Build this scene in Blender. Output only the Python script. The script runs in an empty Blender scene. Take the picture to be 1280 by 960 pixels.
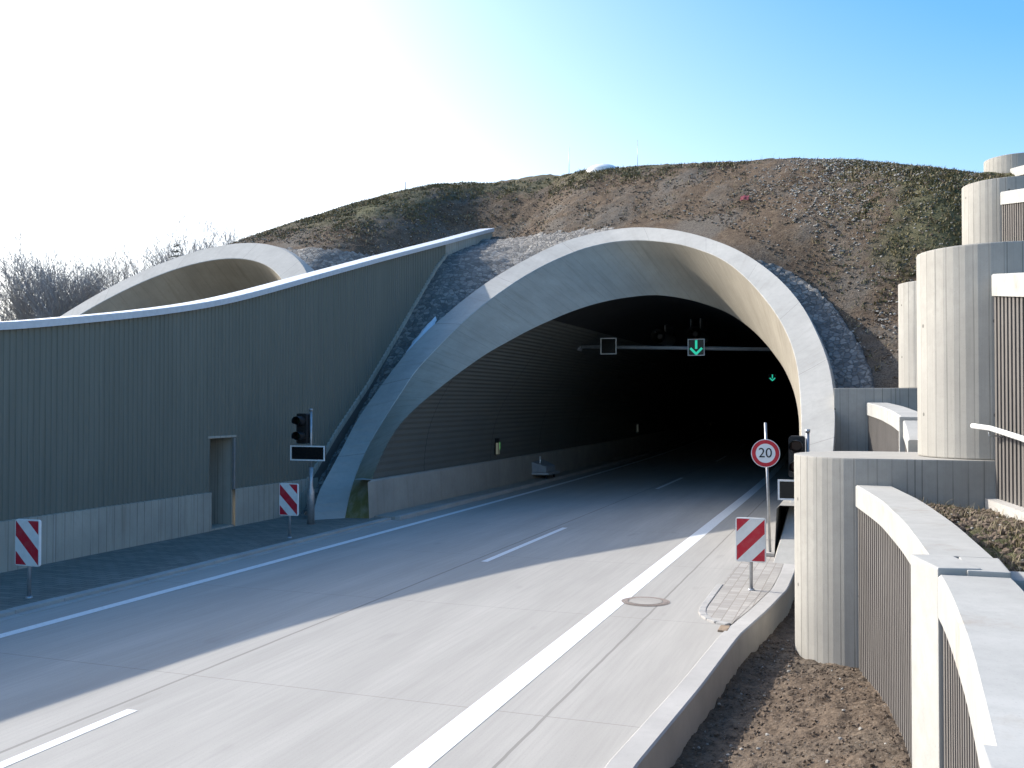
import bpy, bmesh, math, random
from mathutils import Vector, noise, Matrix
random.seed(7)
scene = bpy.context.scene
COL = scene.collection
R_ = math.radians

# ------------------------------------------------------------------ node helper
class NT:
    def __init__(self, name):
        self.m = bpy.data.materials.new(name); self.m.use_nodes = True
        self.t = self.m.node_tree; self.t.nodes.clear()
        self.out = self.n('ShaderNodeOutputMaterial')
        self.bsdf = self.n('ShaderNodeBsdfPrincipled')
        self.l(self.bsdf.outputs[0], self.out.inputs[0])
    def n(self, ty, **kw):
        x = self.t.nodes.new(ty)
        for k, v in kw.items(): setattr(x, k, v)
        return x
    def l(self, a, b): self.t.links.new(a, b)
    def put(self, sock, v):
        if hasattr(v, 'links') or isinstance(v, bpy.types.NodeSocket): self.l(v, sock)
        elif isinstance(v, (tuple, list)) and len(v) == 3 and sock.type == 'RGBA': sock.default_value = (*v, 1)
        else: sock.default_value = v
    def math(self, op, a, b=None, c=None, clamp=False):
        x = self.n('ShaderNodeMath', operation=op, use_clamp=clamp)
        self.put(x.inputs[0], a)
        if b is not None: self.put(x.inputs[1], b)
        if c is not None: self.put(x.inputs[2], c)
        return x.outputs[0]
    def coord(self, which='Object'): return self.n('ShaderNodeTexCoord').outputs[which]
    def sep(self, v):
        x = self.n('ShaderNodeSeparateXYZ'); self.l(v, x.inputs[0]); return x.outputs
    def comb(self, a, b, c):
        x = self.n('ShaderNodeCombineXYZ')
        for i, v in enumerate((a, b, c)): self.put(x.inputs[i], v)
        return x.outputs[0]
    def mapping(self, v, scale=(1, 1, 1), loc=(0, 0, 0), rot=(0, 0, 0)):
        x = self.n('ShaderNodeMapping'); self.l(v, x.inputs[0])
        x.inputs['Scale'].default_value = scale; x.inputs['Location'].default_value = loc; x.inputs['Rotation'].default_value = rot
        return x.outputs[0]
    def noise(self, v, scale, detail=4, rough=.55, dist=0):
        x = self.n('ShaderNodeTexNoise'); self.l(v, x.inputs['Vector'])
        x.inputs['Scale'].default_value = scale; x.inputs['Detail'].default_value = detail
        x.inputs['Roughness'].default_value = rough; x.inputs['Distortion'].default_value = dist
        return x.outputs[0]
    def ramp(self, f, stops):
        x = self.n('ShaderNodeValToRGB'); self.l(f, x.inputs[0]); e = x.color_ramp.elements
        while len(e) < len(stops): e.new(.5)
        for el, (p, c) in zip(e, stops):
            el.position = p; el.color = (*c, 1) if isinstance(c, (tuple, list)) else (c, c, c, 1)
        return x.outputs[0]
    def mix(self, f, a, b, mode='MIX'):
        x = self.n('ShaderNodeMix', data_type='RGBA', blend_type=mode)
        self.put(x.inputs[0], f); self.put(x.inputs[6], a); self.put(x.inputs[7], b)
        return x.outputs[2]
    def bump(self, h, strength=.3, dist=.02, normal=None):
        x = self.n('ShaderNodeBump'); self.l(h, x.inputs['Height'])
        x.inputs['Strength'].default_value = strength; x.inputs['Distance'].default_value = dist
        if normal is not None: self.l(normal, x.inputs['Normal'])
        return x.outputs[0]
    def fin(self, col=None, rough=.8, normal=None, metal=0, spec=.3):
        b = self.bsdf
        if col is not None: self.put(b.inputs['Base Color'], col)
        self.put(b.inputs['Roughness'], rough); b.inputs['Metallic'].default_value = metal
        b.inputs['Specular IOR Level'].default_value = spec
        if normal is not None: self.l(normal, b.inputs['Normal'])
        return self.m

def plain(name, col, rough=.5, metal=0, var=.12, scale=9., spec=.4):
    t = NT(name); v = t.coord()
    f = t.noise(v, scale, 5)
    c = t.mix(t.ramp(f, [(.3, 0.), (.75, 1.)]), tuple(x*(1-var) for x in col), tuple(min(1, x*(1+var)) for x in col))
    return t.fin(c, rough, None, metal, spec)

def emit(name, col, s):
    t = NT(name); t.bsdf.inputs['Base Color'].default_value = (0, 0, 0, 1)
    t.bsdf.inputs['Emission Color'].default_value = (*col, 1); t.bsdf.inputs['Emission Strength'].default_value = s
    return t.m

def concrete(name, base=(.42, .40, .365), board=0., uv=True, stain=.25, moss=False, tone=.1, joints=0., streak=.5, ties=False, rust=False, lk=.75):
    """in-situ concrete: cloudy tone, pores, drip streaks, optional shutter-board lines along UV"""
    t = NT(name); o = t.coord(); u = t.coord('UV') if uv else o
    f1 = t.noise(o, .9, 6, .6); f2 = t.noise(o, 7, 6, .65); f3 = t.noise(o, 60, 3, .6)
    c = t.mix(t.ramp(f1, [(.3, 0.), (.7, 1.)]), tuple(x*(1-tone*1.5) for x in base), tuple(x*(1+tone) for x in base))
    c = t.mix(t.math('MULTIPLY', t.ramp(f2, [(.42, 0.), (.75, 1.)]), stain), c, tuple(x*.72 for x in base))
    c = t.mix(t.math('MULTIPLY', t.ramp(f3, [(.60, 0.), (.72, 1.)]), .35), c, tuple(x*.55 for x in base))
    h = t.math('ADD', t.math('MULTIPLY', f2, .35), t.math('MULTIPLY', f3, .25))
    if rust: c = t.mix(t.math('MULTIPLY', t.ramp(t.noise(o, 1.15, 6, .7), [(.58, 0.), (.72, 1.)]), .55), c, (.27, .21, .15))
    if uv:
        su = t.sep(u)
        st = t.noise(t.comb(t.math('MULTIPLY', su[0], 3.2), t.math('MULTIPLY', su[1], .22), 0.), 1.6, 5, .65)
        c = t.mix(t.math('MULTIPLY', t.ramp(st, [(.52, 0.), (.78, 1.)]), streak), c, tuple(x*y for x, y in zip(base, (.58, .55, .49))))
    if board > 0:
        q = t.math('DIVIDE', su[0], board); fl = t.math('FLOOR', q); fr = t.math('FRACT', q)
        wn = t.n('ShaderNodeTexWhiteNoise', noise_dimensions='1D'); t.l(fl, wn.inputs['W'])
        c = t.mix(t.math('MULTIPLY', wn.outputs[0], .09), c, tuple(x*.62 for x in base))
        ed = t.math('MINIMUM', fr, t.math('SUBTRACT', 1., fr))
        line = t.math('LESS_THAN', ed, .045)
        brk = t.ramp(t.noise(t.comb(t.math('MULTIPLY', fl, 3.7), t.math('MULTIPLY', su[1], .5), 0.), 1., 3), [(.38, .12), (.62, 1.)])
        c = t.mix(t.math('MULTIPLY', t.math('MULTIPLY', line, brk), lk), c, tuple(x*.32 for x in base))
        grain = t.noise(t.comb(t.math('MULTIPLY', su[0], 55.), t.math('MULTIPLY', su[1], 1.3), t.math('MULTIPLY', fl, 5.)), 1., 4)
        c = t.mix(t.math('MULTIPLY', t.ramp(grain, [(.45, 0.), (.8, 1.)]), .22), c, tuple(x*.6 for x in base))
        h = t.math('ADD', h, t.math('MULTIPLY', t.math('SUBTRACT', wn.outputs[0], t.math('MULTIPLY', line, 1.2)), .5))
    if joints > 0:
        fr = t.math('FRACT', t.math('DIVIDE', su[0], joints))
        ln = t.math('LESS_THAN', fr, .012/joints)
        c = t.mix(t.math('MULTIPLY', ln, .7), c, tuple(x*.25 for x in base))
    if ties:
        a = t.math('SUBTRACT', t.math('MODULO', t.math('ADD', su[0], 40.35), 1.14), .57); b = t.math('SUBTRACT', t.math('MODULO', t.math('ADD', su[1], 40.), 1.25), .62)
        dd = t.math('ADD', t.math('MULTIPLY', a, a), t.math('MULTIPLY', b, b))
        c = t.mix(t.math('MULTIPLY', t.math('LESS_THAN', dd, .0007), .75), c, tuple(x*.25 for x in base))
        pj = t.math('LESS_THAN', t.math('ABSOLUTE', t.math('SUBTRACT', t.math('MODULO', t.math('ADD', su[0], 40.), 2.28), 1.14)), .009)
        c = t.mix(t.math('MULTIPLY', pj, .55), c, tuple(x*.3 for x in base))
    if moss:
        so = t.sep(o)
        so2 = t.noise(t.mapping(o, (2.2, 2.2, .35)), 1.6, 6, .65)
        k = t.math('MULTIPLY', t.ramp(so2, [(.28, .45), (.55, 1.)]), t.math('SUBTRACT', 1.75, t.math('MULTIPLY', so[2], 1.15), clamp=True))
        k = t.math('MULTIPLY', k, t.math('LESS_THAN', so[0], -4.))
        c = t.mix(k, c, t.mix(so2, (.23, .185, .06), (.10, .095, .03)))
    return t.fin(c, .88, t.bump(h, .35, .012), 0, .25)

# ------------------------------------------------------------------ mesh helper
class MB:
    def __init__(s): s.v = []; s.f = []; s.uv = []; s.sm = []
    def face(s, pts, uv=None, smooth=False):
        b = len(s.v); s.v += [Vector(p) for p in pts]; s.f.append(list(range(b, b+len(pts))))
        s.uv.append(uv or [(p[0], p[2]) for p in pts]); s.sm.append(smooth)
    def grid(s, rows, uvs=None, smooth=True, closed=False):
        """rows: list of equally long point lists; shared verts"""
        b = len(s.v); n = len(rows[0])
        for r in rows: s.v += [Vector(p) for p in r]
        for i in range(len(rows)-1):
            for j in range(n if closed else n-1):
                k = (j+1) % n
                q = [b+i*n+j, b+i*n+k, b+(i+1)*n+k, b+(i+1)*n+j]
                s.f.append(q); s.sm.append(smooth)
                if uvs: s.uv.append([uvs[i][j], uvs[i][j+1] if k == 0 else uvs[i][k], uvs[i+1][j+1] if k == 0 else uvs[i+1][k], uvs[i+1][j]])
                else: s.uv.append([(s.v[x][0], s.v[x][2]) for x in q])
    def box(s, x0, x1, y0, y1, z0, z1, M=None):
        p = [Vector((x, y, z)) for x in (x0, x1) for y in (y0, y1) for z in (z0, z1)]
        if M is not None: p = [M @ q for q in p]
        for idx in ((0, 1, 3, 2), (4, 6, 7, 5), (0, 4, 5, 1), (2, 3, 7, 6), (0, 2, 6, 4), (1, 5, 7, 3)):
            q = [p[i] for i in idx]
            n = (q[1]-q[0]).cross(q[2]-q[1])
            uv = [((a.y if abs(n.x) > max(abs(n.y), abs(n.z)) else a.x), (a.y if abs(n.z) > max(abs(n.y), abs(n.x)) else a.z)) for a in q]
            s.face(q, uv)
    def tube(s, pts, rad, seg=12, caps=True, smooth=True):
        pts = [Vector(p) for p in pts]
        if not isinstance(rad, (list, tuple)): rad = [rad]*len(pts)
        rows = []; up = None
        for i, p in enumerate(pts):
            d = (pts[min(i+1, len(pts)-1)]-pts[max(i-1, 0)]).normalized()
            if up is None:
                up = d.orthogonal().normalized()
            up = (up-d*up.dot(d)).normalized(); w = d.cross(up)
            rows.append([p+(up*math.cos(a)+w*math.sin(a))*rad[i] for a in [2*math.pi*k/seg for k in range(seg)]])
        s.grid(rows, None, smooth, True)
        if caps:
            s.face(rows[0][::-1]); s.face(rows[-1])
    def prism(s, poly, z0, z1, uscale=1.):
        """closed plan polygon (x,y) extruded; UV u = perimeter, v = z. z1 may be list per vertex"""
        n = len(poly); L = 0
        zt = z1 if isinstance(z1, list) else [z1]*n; zb = z0 if isinstance(z0, list) else [z0]*n
        for i in range(n):
            j = (i+1) % n; d = math.dist(poly[i], poly[j])
            s.face([(*poly[i], zb[i]), (*poly[j], zb[j]), (*poly[j], zt[j]), (*poly[i], zt[i])],
                   [(L, zb[i]), (L+d, zb[j]), (L+d, zt[j]), (L, zt[i])]); L += d
        s.face([(*poly[i], zt[i]) for i in range(n)], [(.08, .05)]*n)
        s.face([(*poly[i], zb[i]) for i in reversed(range(n))], [poly[i] for i in reversed(range(n))])
    def build(s, name, mat, parent=None, bevel=0, origin=None, weld=True, flip=False, normals=True):
        org = Vector(origin) if origin is not None else Vector((0, 0, 0))
        off = wloc(parent) if parent else org
        me = bpy.data.meshes.new(name)
        me.from_pydata([tuple(v-off) for v in s.v], [], s.f)
        l = me.uv_layers.new(name='UVMap'); i = 0
        for f in s.uv:
            for u in f: l.data[i].uv = u; i += 1
        me.polygons.foreach_set('use_smooth', s.sm)
        if weld or bevel or normals:
            bm = bmesh.new(); bm.from_mesh(me)
            if weld: bmesh.ops.remove_doubles(bm, verts=bm.verts, dist=.0004)
            if normals: bmesh.ops.recalc_face_normals(bm, faces=bm.faces)
            if bevel:
                ed = [e for e in bm.edges if len(e.link_faces) == 2 and e.calc_face_angle(0) > .6]
                bmesh.ops.bevel(bm, geom=ed, offset=bevel, segments=2, affect='EDGES', profile=.6)
            bm.to_mesh(me); bm.free()
        me.update()
        if isinstance(mat, (list, tuple)):
            for m_ in mat: me.materials.append(m_)
        else: me.materials.append(mat)
        o = bpy.data.objects.new(name, me); COL.objects.link(o)
        if parent: o.parent = parent
        else: o.location = org
        return o

def wloc(o):
    v = Vector((0, 0, 0))
    while o: v += o.location; o = o.parent
    return v
def tag(o, label, cat, group=None):
    o['label'] = label; o['category'] = cat
    if group: o['group'] = group
    return o
def thing(name, label, cat, loc, group=None):
    o = bpy.data.objects.new(name, None); COL.objects.link(o); o.location = loc; o.empty_display_size = .2
    return tag(o, label, cat, group)
def kind(o, k): o['kind'] = k; return o
def lerp(x, xs, ys):
    if x <= xs[0]: return ys[0]
    for i in range(1, len(xs)):
        if x <= xs[i]: return ys[i-1]+(ys[i]-ys[i-1])*(x-xs[i-1])/(xs[i]-xs[i-1])
    return ys[-1]
def sstep(a, b, x):
    t = max(0, min(1, (x-a)/(b-a))); return t*t*(3-2*t)
def fbm(x, y, z=0., o=4):
    v = 0; a = 1; p = Vector((x, y, z))
    for _ in range(o): v += a*noise.noise(p); p = p*2.03+Vector((3.1, 1.7, 5.2)); a *= .5
    return v
def bend(Y): return -.0007*max(0, Y-35)**2
def text_mesh(name, body, size, mat, parent, loc, rotx=math.pi/2, extrude=.002):
    cu = bpy.data.curves.new(name, 'FONT'); cu.body = body; cu.size = size; cu.align_x = 'CENTER'; cu.align_y = 'CENTER'; cu.extrude = extrude
    tmp = bpy.data.objects.new('tmp', cu); COL.objects.link(tmp)
    bpy.context.view_layer.update()
    me = bpy.data.meshes.new_from_object(tmp.evaluated_get(bpy.context.evaluated_depsgraph_get()))
    bpy.data.objects.remove(tmp); me.materials.clear(); me.materials.append(mat); me.name = name
    o = bpy.data.objects.new(name, me); COL.objects.link(o); o.parent = parent; o.location = loc; o.rotation_euler = (rotx, 0, 0)
    return o

# ------------------------------------------------------------------ materials
M_ring = concrete('ring_concrete', (.42, .405, .37), stain=.35, streak=.35, tone=.08, joints=3.1)
M_board = concrete('board_concrete', (.385, .365, .325), board=.19, streak=.28, stain=.4, tone=.1, ties=True)
M_reveal = concrete('reveal_concrete', (.35, .31, .245), board=.45, streak=.6, moss=True, lk=.22)
M_plinth = concrete('plinth_concrete', (.42, .395, .335), board=.24, streak=.7, joints=4.0)
M_coping = concrete('coping_concrete', (.41, .40, .37), uv=False, stain=.45, tone=.1, rust=True)
M_barrier = concrete('barrier_concrete', (.36, .335, .29), streak=.4)
M_kerb = concrete('kerb_concrete', (.43, .41, .38), uv=False, stain=.25)
M_slats = concrete('slat_concrete', (.15, .137, .125), uv=False, stain=.4)
M_galv = plain('galvanised_steel', (.42, .43, .44), .45, .7, .15, 14)
M_white = plain('white_enamel', (.78, .78, .76), .4, 0, .05)
M_red = plain('red_film', (.52, .015, .03), .35, 0, .1)
M_black = plain('black_plastic', (.012, .012, .013), .45)
M_glass = plain('dark_display', (.008, .009, .010), .25, 0, .1, spec=.4)
M_flash = plain('wall_flashing', (.62, .64, .66), .5, .2, .08)
M_lens = plain('red_lens', (.05, .008, .008), .15)
M_lensg = plain('green_lens', (.012, .03, .018), .15)
M_steel = plain('beam_steel', (.36, .37, .38), .45, .2)
M_dull = plain('dusty_steel', (.16, .16, .155), .8, 0, .2)
M_iron = plain('cast_iron', (.30, .245, .205), .7, .2, .3, 30)
M_arrow = emit('signal_green', (.03, .62, .42), .36)
M_exit = emit('exit_green', (.2, .8, .25), .09)
M_exitw = emit('exit_white', (.8, .9, .75), .05)

def road_mat():
    t = NT('road_concrete'); o = t.coord(); s = t.sep(o)
    base = (.415, .39, .35)
    f1 = t.noise(t.mapping(o, (1.2, .12, 1)), 1.3, 6, .6)           # long wear streaks along the lanes
    f2 = t.noise(o, .35, 4); f3 = t.noise(t.mapping(o, (18, .5, 1)), 1., 5, .65); f4 = t.noise(o, 55, 4, .7)
    c = t.mix(t.ramp(f1, [(.3, 0.), (.7, 1.)]), tuple(x*.87 for x in base), tuple(x*1.08 for x in base))
    c = t.mix(t.math('MULTIPLY', t.ramp(f2, [(.4, 0.), (.7, 1.)]), .35), c, (.35, .325, .29))
    c = t.mix(t.math('MULTIPLY', t.ramp(f3, [(.42, 0.), (.72, 1.)]), .45), c, (.31, .29, .26))
    c = t.mix(t.math('MULTIPLY', t.ramp(f4, [(.54, 0.), (.68, 1.)]), .4), c, (.25, .235, .21))
    # slab joints: two along the road, one across every five metres
    wob = t.math('MULTIPLY', t.math('SUBTRACT', t.noise(o, 1.5, 3), .5), .03)
    def ln(v, at, w): return t.math('LESS_THAN', t.math('ABSOLUTE', t.math('SUBTRACT', t.math('ADD', v, wob), at)), w)
    j = t.math('MAXIMUM', ln(s[0], -7.68, .022), ln(s[0], -3.17, .018))
    yy = t.math('ADD', s[1], t.math('MULTIPLY', s[0], .02))
    fr = t.math('ABSOLUTE', t.math('SUBTRACT', t.math('MODULO', t.math('ADD', yy, 100.+2.5-10.0+5*2), 5.), 2.5))
    jx = t.math('MULTIPLY', t.math('LESS_THAN', fr, .008), .75)
    j = t.math('MAXIMUM', t.math('MULTIPLY', j, .85), jx)
    c = t.mix(t.math('MULTIPLY', j, .62), c, (.13, .12, .105))
    tr = None
    for xc in (-10.3, -8.55, -6.55, -4.85):
        g_ = t.math('SUBTRACT', 1., t.math('MULTIPLY', t.math('ABSOLUTE', t.math('SUBTRACT', s[0], xc)), 2.4), clamp=True)
        tr = g_ if tr is None else t.math('MAXIMUM', tr, g_)
    tr = t.math('MULTIPLY', tr, t.ramp(t.noise(t.mapping(o, (1.4, .10, 1)), 1.7, 5, .6), [(.3, .15), (.65, 1.)]))
    c = t.mix(t.math('MULTIPLY', tr, .16), c, (.24, .225, .20))
    # oil and dirt marks
    d = t.ramp(t.noise(t.mapping(o, (1, .35, 1)), 2.3, 2, .4), [(.70, 0.), (.76, 1.)])
    c = t.mix(t.math('MULTIPLY', d, .18), c, (.2, .185, .165))
    h = t.math('ADD', t.math('MULTIPLY', f3, .4), t.math('ADD', t.math('MULTIPLY', f4, .5), t.math('MULTIPLY', j, -2.)))
    return t.fin(c, .8, t.bump(h, .25, .008), 0, .3)
M_road = road_mat()

def paint_mat():
    t = NT('road_paint'); o = t.coord()
    f = t.noise(o, 14, 5, .65); g = t.noise(o, 1.2, 3)
    c = t.mix(t.ramp(f, [(.50, 0.), (.8, 1.)]), (.80, .80, .78), (.60, .585, .55))
    c = t.mix(t.math('MULTIPLY', g, .15), c, (.55, .54, .5))
    return t.fin(c, .65, t.bump(f, .2, .005))
M_paint = paint_mat()

def paver_mat(name, base, mortar, bw, bh, rot=0.):
    t = NT(name); o = t.coord()
    b = t.n('ShaderNodeTexBrick'); t.l(t.mapping(o, (1, 1, 1), rot=(0, 0, rot)), b.inputs['Vector'])
    b.inputs['Scale'].default_value = 1; b.inputs['Brick Width'].default_value = bw; b.inputs['Row Height'].default_value = bh
    b.inputs['Mortar Size'].default_value = .007; b.inputs['Mortar Smooth'].default_value = .2; b.inputs['Bias'].default_value = -.2
    b.inputs['Color1'].default_value = (*base, 1); b.inputs['Color2'].default_value = (*[x*.72 for x in base], 1); b.inputs['Mortar'].default_value = (*mortar, 1)
    f = t.noise(o, .9, 5, .65); g = t.noise(o, 35, 3)
    c = t.mix(t.math('MULTIPLY', t.ramp(f, [(.4, 0.), (.7, 1.)]), .5), b.outputs[0], tuple(x*.62 for x in base))
    c = t.mix(t.math('MULTIPLY', t.ramp(g, [(.55, 0.), (.75, 1.)]), .35), c, tuple(x*.5 for x in base))
    h = t.math('ADD', t.math('MULTIPLY', b.outputs[1], -1.), t.math('MULTIPLY', g, .3))
    return t.fin(c, .9, t.bump(h, .5, .01), 0, .2)
M_pav_l = paver_mat('grey_pavers', (.27, .245, .205), (.09, .08, .065), .32, .16)
M_pav_r = paver_mat('pale_pavers', (.44, .41, .37), (.27, .24, .205), .2, .17, R_(90))

def wall_mat():
    t = NT('green_grey_cladding'); o = t.coord()
    v = t.mapping(o, (1, 1, .05)); f = t.noise(v, 9, 4); g = t.noise(o, .5, 4)
    c = t.mix(t.ramp(f, [(.3, 0.), (.7, 1.)]), (.165, .168, .140), (.20, .202, .170))
    s = t.sep(o); pn = t.n('ShaderNodeTexWhiteNoise', noise_dimensions='1D'); q = t.math('DIVIDE', s[1], 1.2); t.l(t.math('FLOOR', q), pn.inputs['W'])
    c = t.mix(t.math('MULTIPLY', g, .35), c, (.14, .15, .125))
    c = t.mix(t.math('MULTIPLY', pn.outputs[0], .22), c, (.12, .128, .108))
    dirt = t.math('MULTIPLY', t.ramp(t.noise(t.mapping(o, (1, 2.2, .3)), 1.5, 5, .65), [(.45, 0.), (.7, 1.)]), t.math('SUBTRACT', 1.15, t.math('MULTIPLY', s[2], .35), clamp=True))
    c = t.mix(t.math('MULTIPLY', dirt, .4), c, (.20, .185, .15))
    return t.fin(c, .65, None, 0, .22)
M_clad = wall_mat()

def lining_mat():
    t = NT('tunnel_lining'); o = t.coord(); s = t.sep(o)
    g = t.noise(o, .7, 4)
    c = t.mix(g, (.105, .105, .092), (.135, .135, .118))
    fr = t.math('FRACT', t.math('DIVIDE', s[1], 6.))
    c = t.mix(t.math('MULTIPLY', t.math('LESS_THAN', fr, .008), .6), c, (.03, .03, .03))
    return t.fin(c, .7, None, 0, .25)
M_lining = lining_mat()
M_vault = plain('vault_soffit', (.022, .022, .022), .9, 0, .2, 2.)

def stone_mat():
    t = NT('rubble_paving'); o = t.coord()
    def vor(feat):
        x = t.n('ShaderNodeTexVoronoi', feature=feat); t.l(t.mapping(o, (1, .8, 1.2)), x.inputs['Vector']); x.inputs['Scale'].default_value = 6.; return x
    a = vor('F1'); b = vor('DISTANCE_TO_EDGE')
    hs = t.sep(a.outputs['Color'])[0]
    c = t.ramp(hs, [(0., (.13, .125, .118)), (.5, (.225, .212, .195)), (1., (.34, .315, .28))])
    g = t.noise(o, 22, 5, .65)
    c = t.mix(t.math('MULTIPLY', t.ramp(g, [(.45, 0.), (.75, 1.)]), .5), c, (.17, .155, .13))
    e = t.ramp(b.outputs['Distance'], [(.015, 0.), (.11, 1.)])
    c = t.mix(t.math('ADD', t.math('MULTIPLY', e, .7), .3), (.15, .14, .125), c)
    h = t.math('ADD', t.math('MULTIPLY', e, 1.), t.math('MULTIPLY', g, .4))
    return t.fin(c, .92, t.bump(h, .8, .05), 0, .2)
M_stone = stone_mat()

def soil_mat(name, dark, light, grey, grass=None):
    t = NT(name); o = t.coord(); s = t.sep(o)
    f = t.noise(o, .45, 6, .62); g = t.noise(o, 3.2, 6, .7); h = t.noise(o, 17, 5, .7)
    c = t.mix(t.ramp(g, [(.32, 0.), (.68, 1.)]), dark, light)
    c = t.mix(t.math('MULTIPLY', t.ramp(f, [(.45, 0.), (.62, 1.)]), .75), c, grey)
    c = t.mix(t.math('MULTIPLY', t.ramp(h, [(.46, 0.), (.66, 1.)]), .72), c, tuple(x*.36 for x in dark))
    sp = t.ramp(t.noise(o, 42, 2, .5), [(.66, 0.), (.71, 1.)])
    c = t.mix(t.math('MULTIPLY', sp, .55), c, (.36, .34, .30))
    if grass:
        # green where the sward has taken: right flank and along the crest
        w = t.math('MULTIPLY', t.math('ADD', s[0], 1.5), .28, clamp=True)
        w = t.math('MULTIPLY', w, t.math('MULTIPLY', t.math('SUBTRACT', s[2], 5.5), .4, clamp=True))
        w2 = t.math('MULTIPLY', t.math('MULTIPLY', t.math('SUBTRACT', -16., s[0]), .2, clamp=True), t.math('MULTIPLY', t.math('SUBTRACT', s[2], 9.8), .5, clamp=True))
        w3 = t.math('MULTIPLY', t.math('MULTIPLY', t.math('SUBTRACT', s[2], 12.2), .8, clamp=True), .7)
        w = t.math('MAXIMUM', w, t.math('MAXIMUM', w2, w3))
        k = t.math('MULTIPLY', t.ramp(t.math('ADD', t.noise(o, .8, 6, .7), t.math('MULTIPLY', t.math('SUBTRACT', w, .5), .45)), [(.47, 0.), (.60, 1.)]), w)
        gc = t.mix(t.ramp(g, [(.3, 0.), (.7, 1.)]), (.085, .085, .045), (.135, .125, .07))
        c = t.mix(k, c, gc)
    hh = t.math('ADD', t.math('MULTIPLY', g, .7), t.math('MULTIPLY', h, .6))
    return t.fin(c, .95, t.bump(hh, .9, .06), 0, .12)
M_hill = soil_mat('hill_soil', (.085, .058, .040), (.175, .130, .088), (.15, .135, .115), grass=True)
M_soil = soil_mat('bank_soil', (.11, .08, .058), (.20, .152, .11), (.16, .13, .10))
M_terr = soil_mat('terrace_soil', (.075, .062, .035), (.14, .12, .07), (.09, .10, .045))
M_far = soil_mat('far_ground', (.07, .075, .035), (.11, .11, .06), (.10, .09, .06))
M_snow = plain('old_snow', (.78, .80, .84), .6, 0, .06, 20)
M_pebble = plain('pale_stones', (.33, .31, .275), .9, 0, .35, 3)
M_clod = plain('soil_clods', (.145, .108, .078), .95, 0, .4, 5)
def blade_mat(name, a, b):
    t = NT(name); o = t.coord(); f = t.noise(o, 2.5, 3)
    c = t.mix(t.ramp(f, [(.35, 0.), (.65, 1.)]), a, b); return t.fin(c, .8, None, 0, .2)
M_grass = blade_mat('turf_blades', (.10, .10, .045), (.23, .195, .105))
M_straw = blade_mat('straw_blades', (.24, .19, .11), (.34, .29, .19))
M_bark = plain('bark', (.26, .24, .22), .9, 0, .3, 3)
M_twig = plain('twigs', (.39, .37, .355), .9, 0, .3, 2)  # glare and haze over the distant crowns put into this pale colour
M_needle = plain('needles', (.022, .036, .022), .8, 0, .3, 2)

# ------------------------------------------------------------------ portal curves (metres; road axis = +Y)
C1 = [(-13.60,24.5,-.25),(-13.63,24.68,-0.03),(-13.87,25.44,0.65),(-14.09,26.27,1.24),(-14.09,27.01,1.98),(-13.88,27.64,2.78),(-13.64,28.29,3.56),(-13.47,29.03,4.28),(-13.22,29.82,4.91),(-12.96,30.63,5.53),(-12.69,31.44,6.12),(-12.36,32.26,6.68),(-11.99,33.08,7.21),(-11.60,33.91,7.72),(-11.13,34.71,8.20),(-10.55,35.45,8.64),(-9.80,36.07,9.03),(-8.83,36.34,9.25),(-7.82,36.09,9.23),(-6.92,35.58,9.06),(-6.10,34.99,8.83),(-5.36,34.32,8.52),(-4.68,33.60,8.17),(-4.10,32.83,7.76),(-3.61,32.03,7.31),(-3.16,31.21,6.83),(-2.76,30.38,6.34),(-2.39,29.54,5.84),(-2.07,28.70,5.31),(-1.82,27.84,4.77),(-1.64,26.98,4.21),(-1.53,26.12,3.63),(-1.45,25.25,3.04),(-1.40,24.39,2.45),(-1.43,23.54,1.85),(-1.51,22.69,1.24),(-1.62,21.85,0.63),(-1.77,21.02,0.01),(-1.80,20.75,-.25)]
CO = [(-14.2,23.7,-.25),(-14.34,24.17,0.15),(-14.68,25.10,0.73),(-14.80,26.04,1.36),(-14.89,26.96,2.02),(-14.95,27.86,2.72),(-14.80,28.69,3.49),(-14.60,29.51,4.26),(-14.38,30.35,5.00),(-14.10,31.21,5.69),(-13.71,32.05,6.36),(-13.30,32.90,7.01),(-12.87,33.76,7.61),(-12.37,34.62,8.17),(-11.83,35.48,8.69),(-11.23,36.31,9.19),(-10.42,36.99,9.61),(-9.37,37.34,9.87),(-8.26,37.18,9.91),(-7.25,36.67,9.75),(-6.35,36.03,9.50),(-5.52,35.31,9.18),(-4.75,34.55,8.81),(-4.05,33.75,8.41),(-3.42,32.91,7.96),(-2.86,32.04,7.48),(-2.35,31.15,6.97),(-1.91,30.24,6.43),(-1.54,29.32,5.87),(-1.24,28.39,5.28),(-0.98,27.45,4.68),(-0.79,26.51,4.07),(-0.68,25.57,3.43),(-0.64,24.63,2.79),(-0.66,23.70,2.13),(-0.72,22.77,1.47),(-0.82,21.85,0.80),(-1.00,20.95,0.13),(-1.1,20.5,-.25)]
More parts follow.
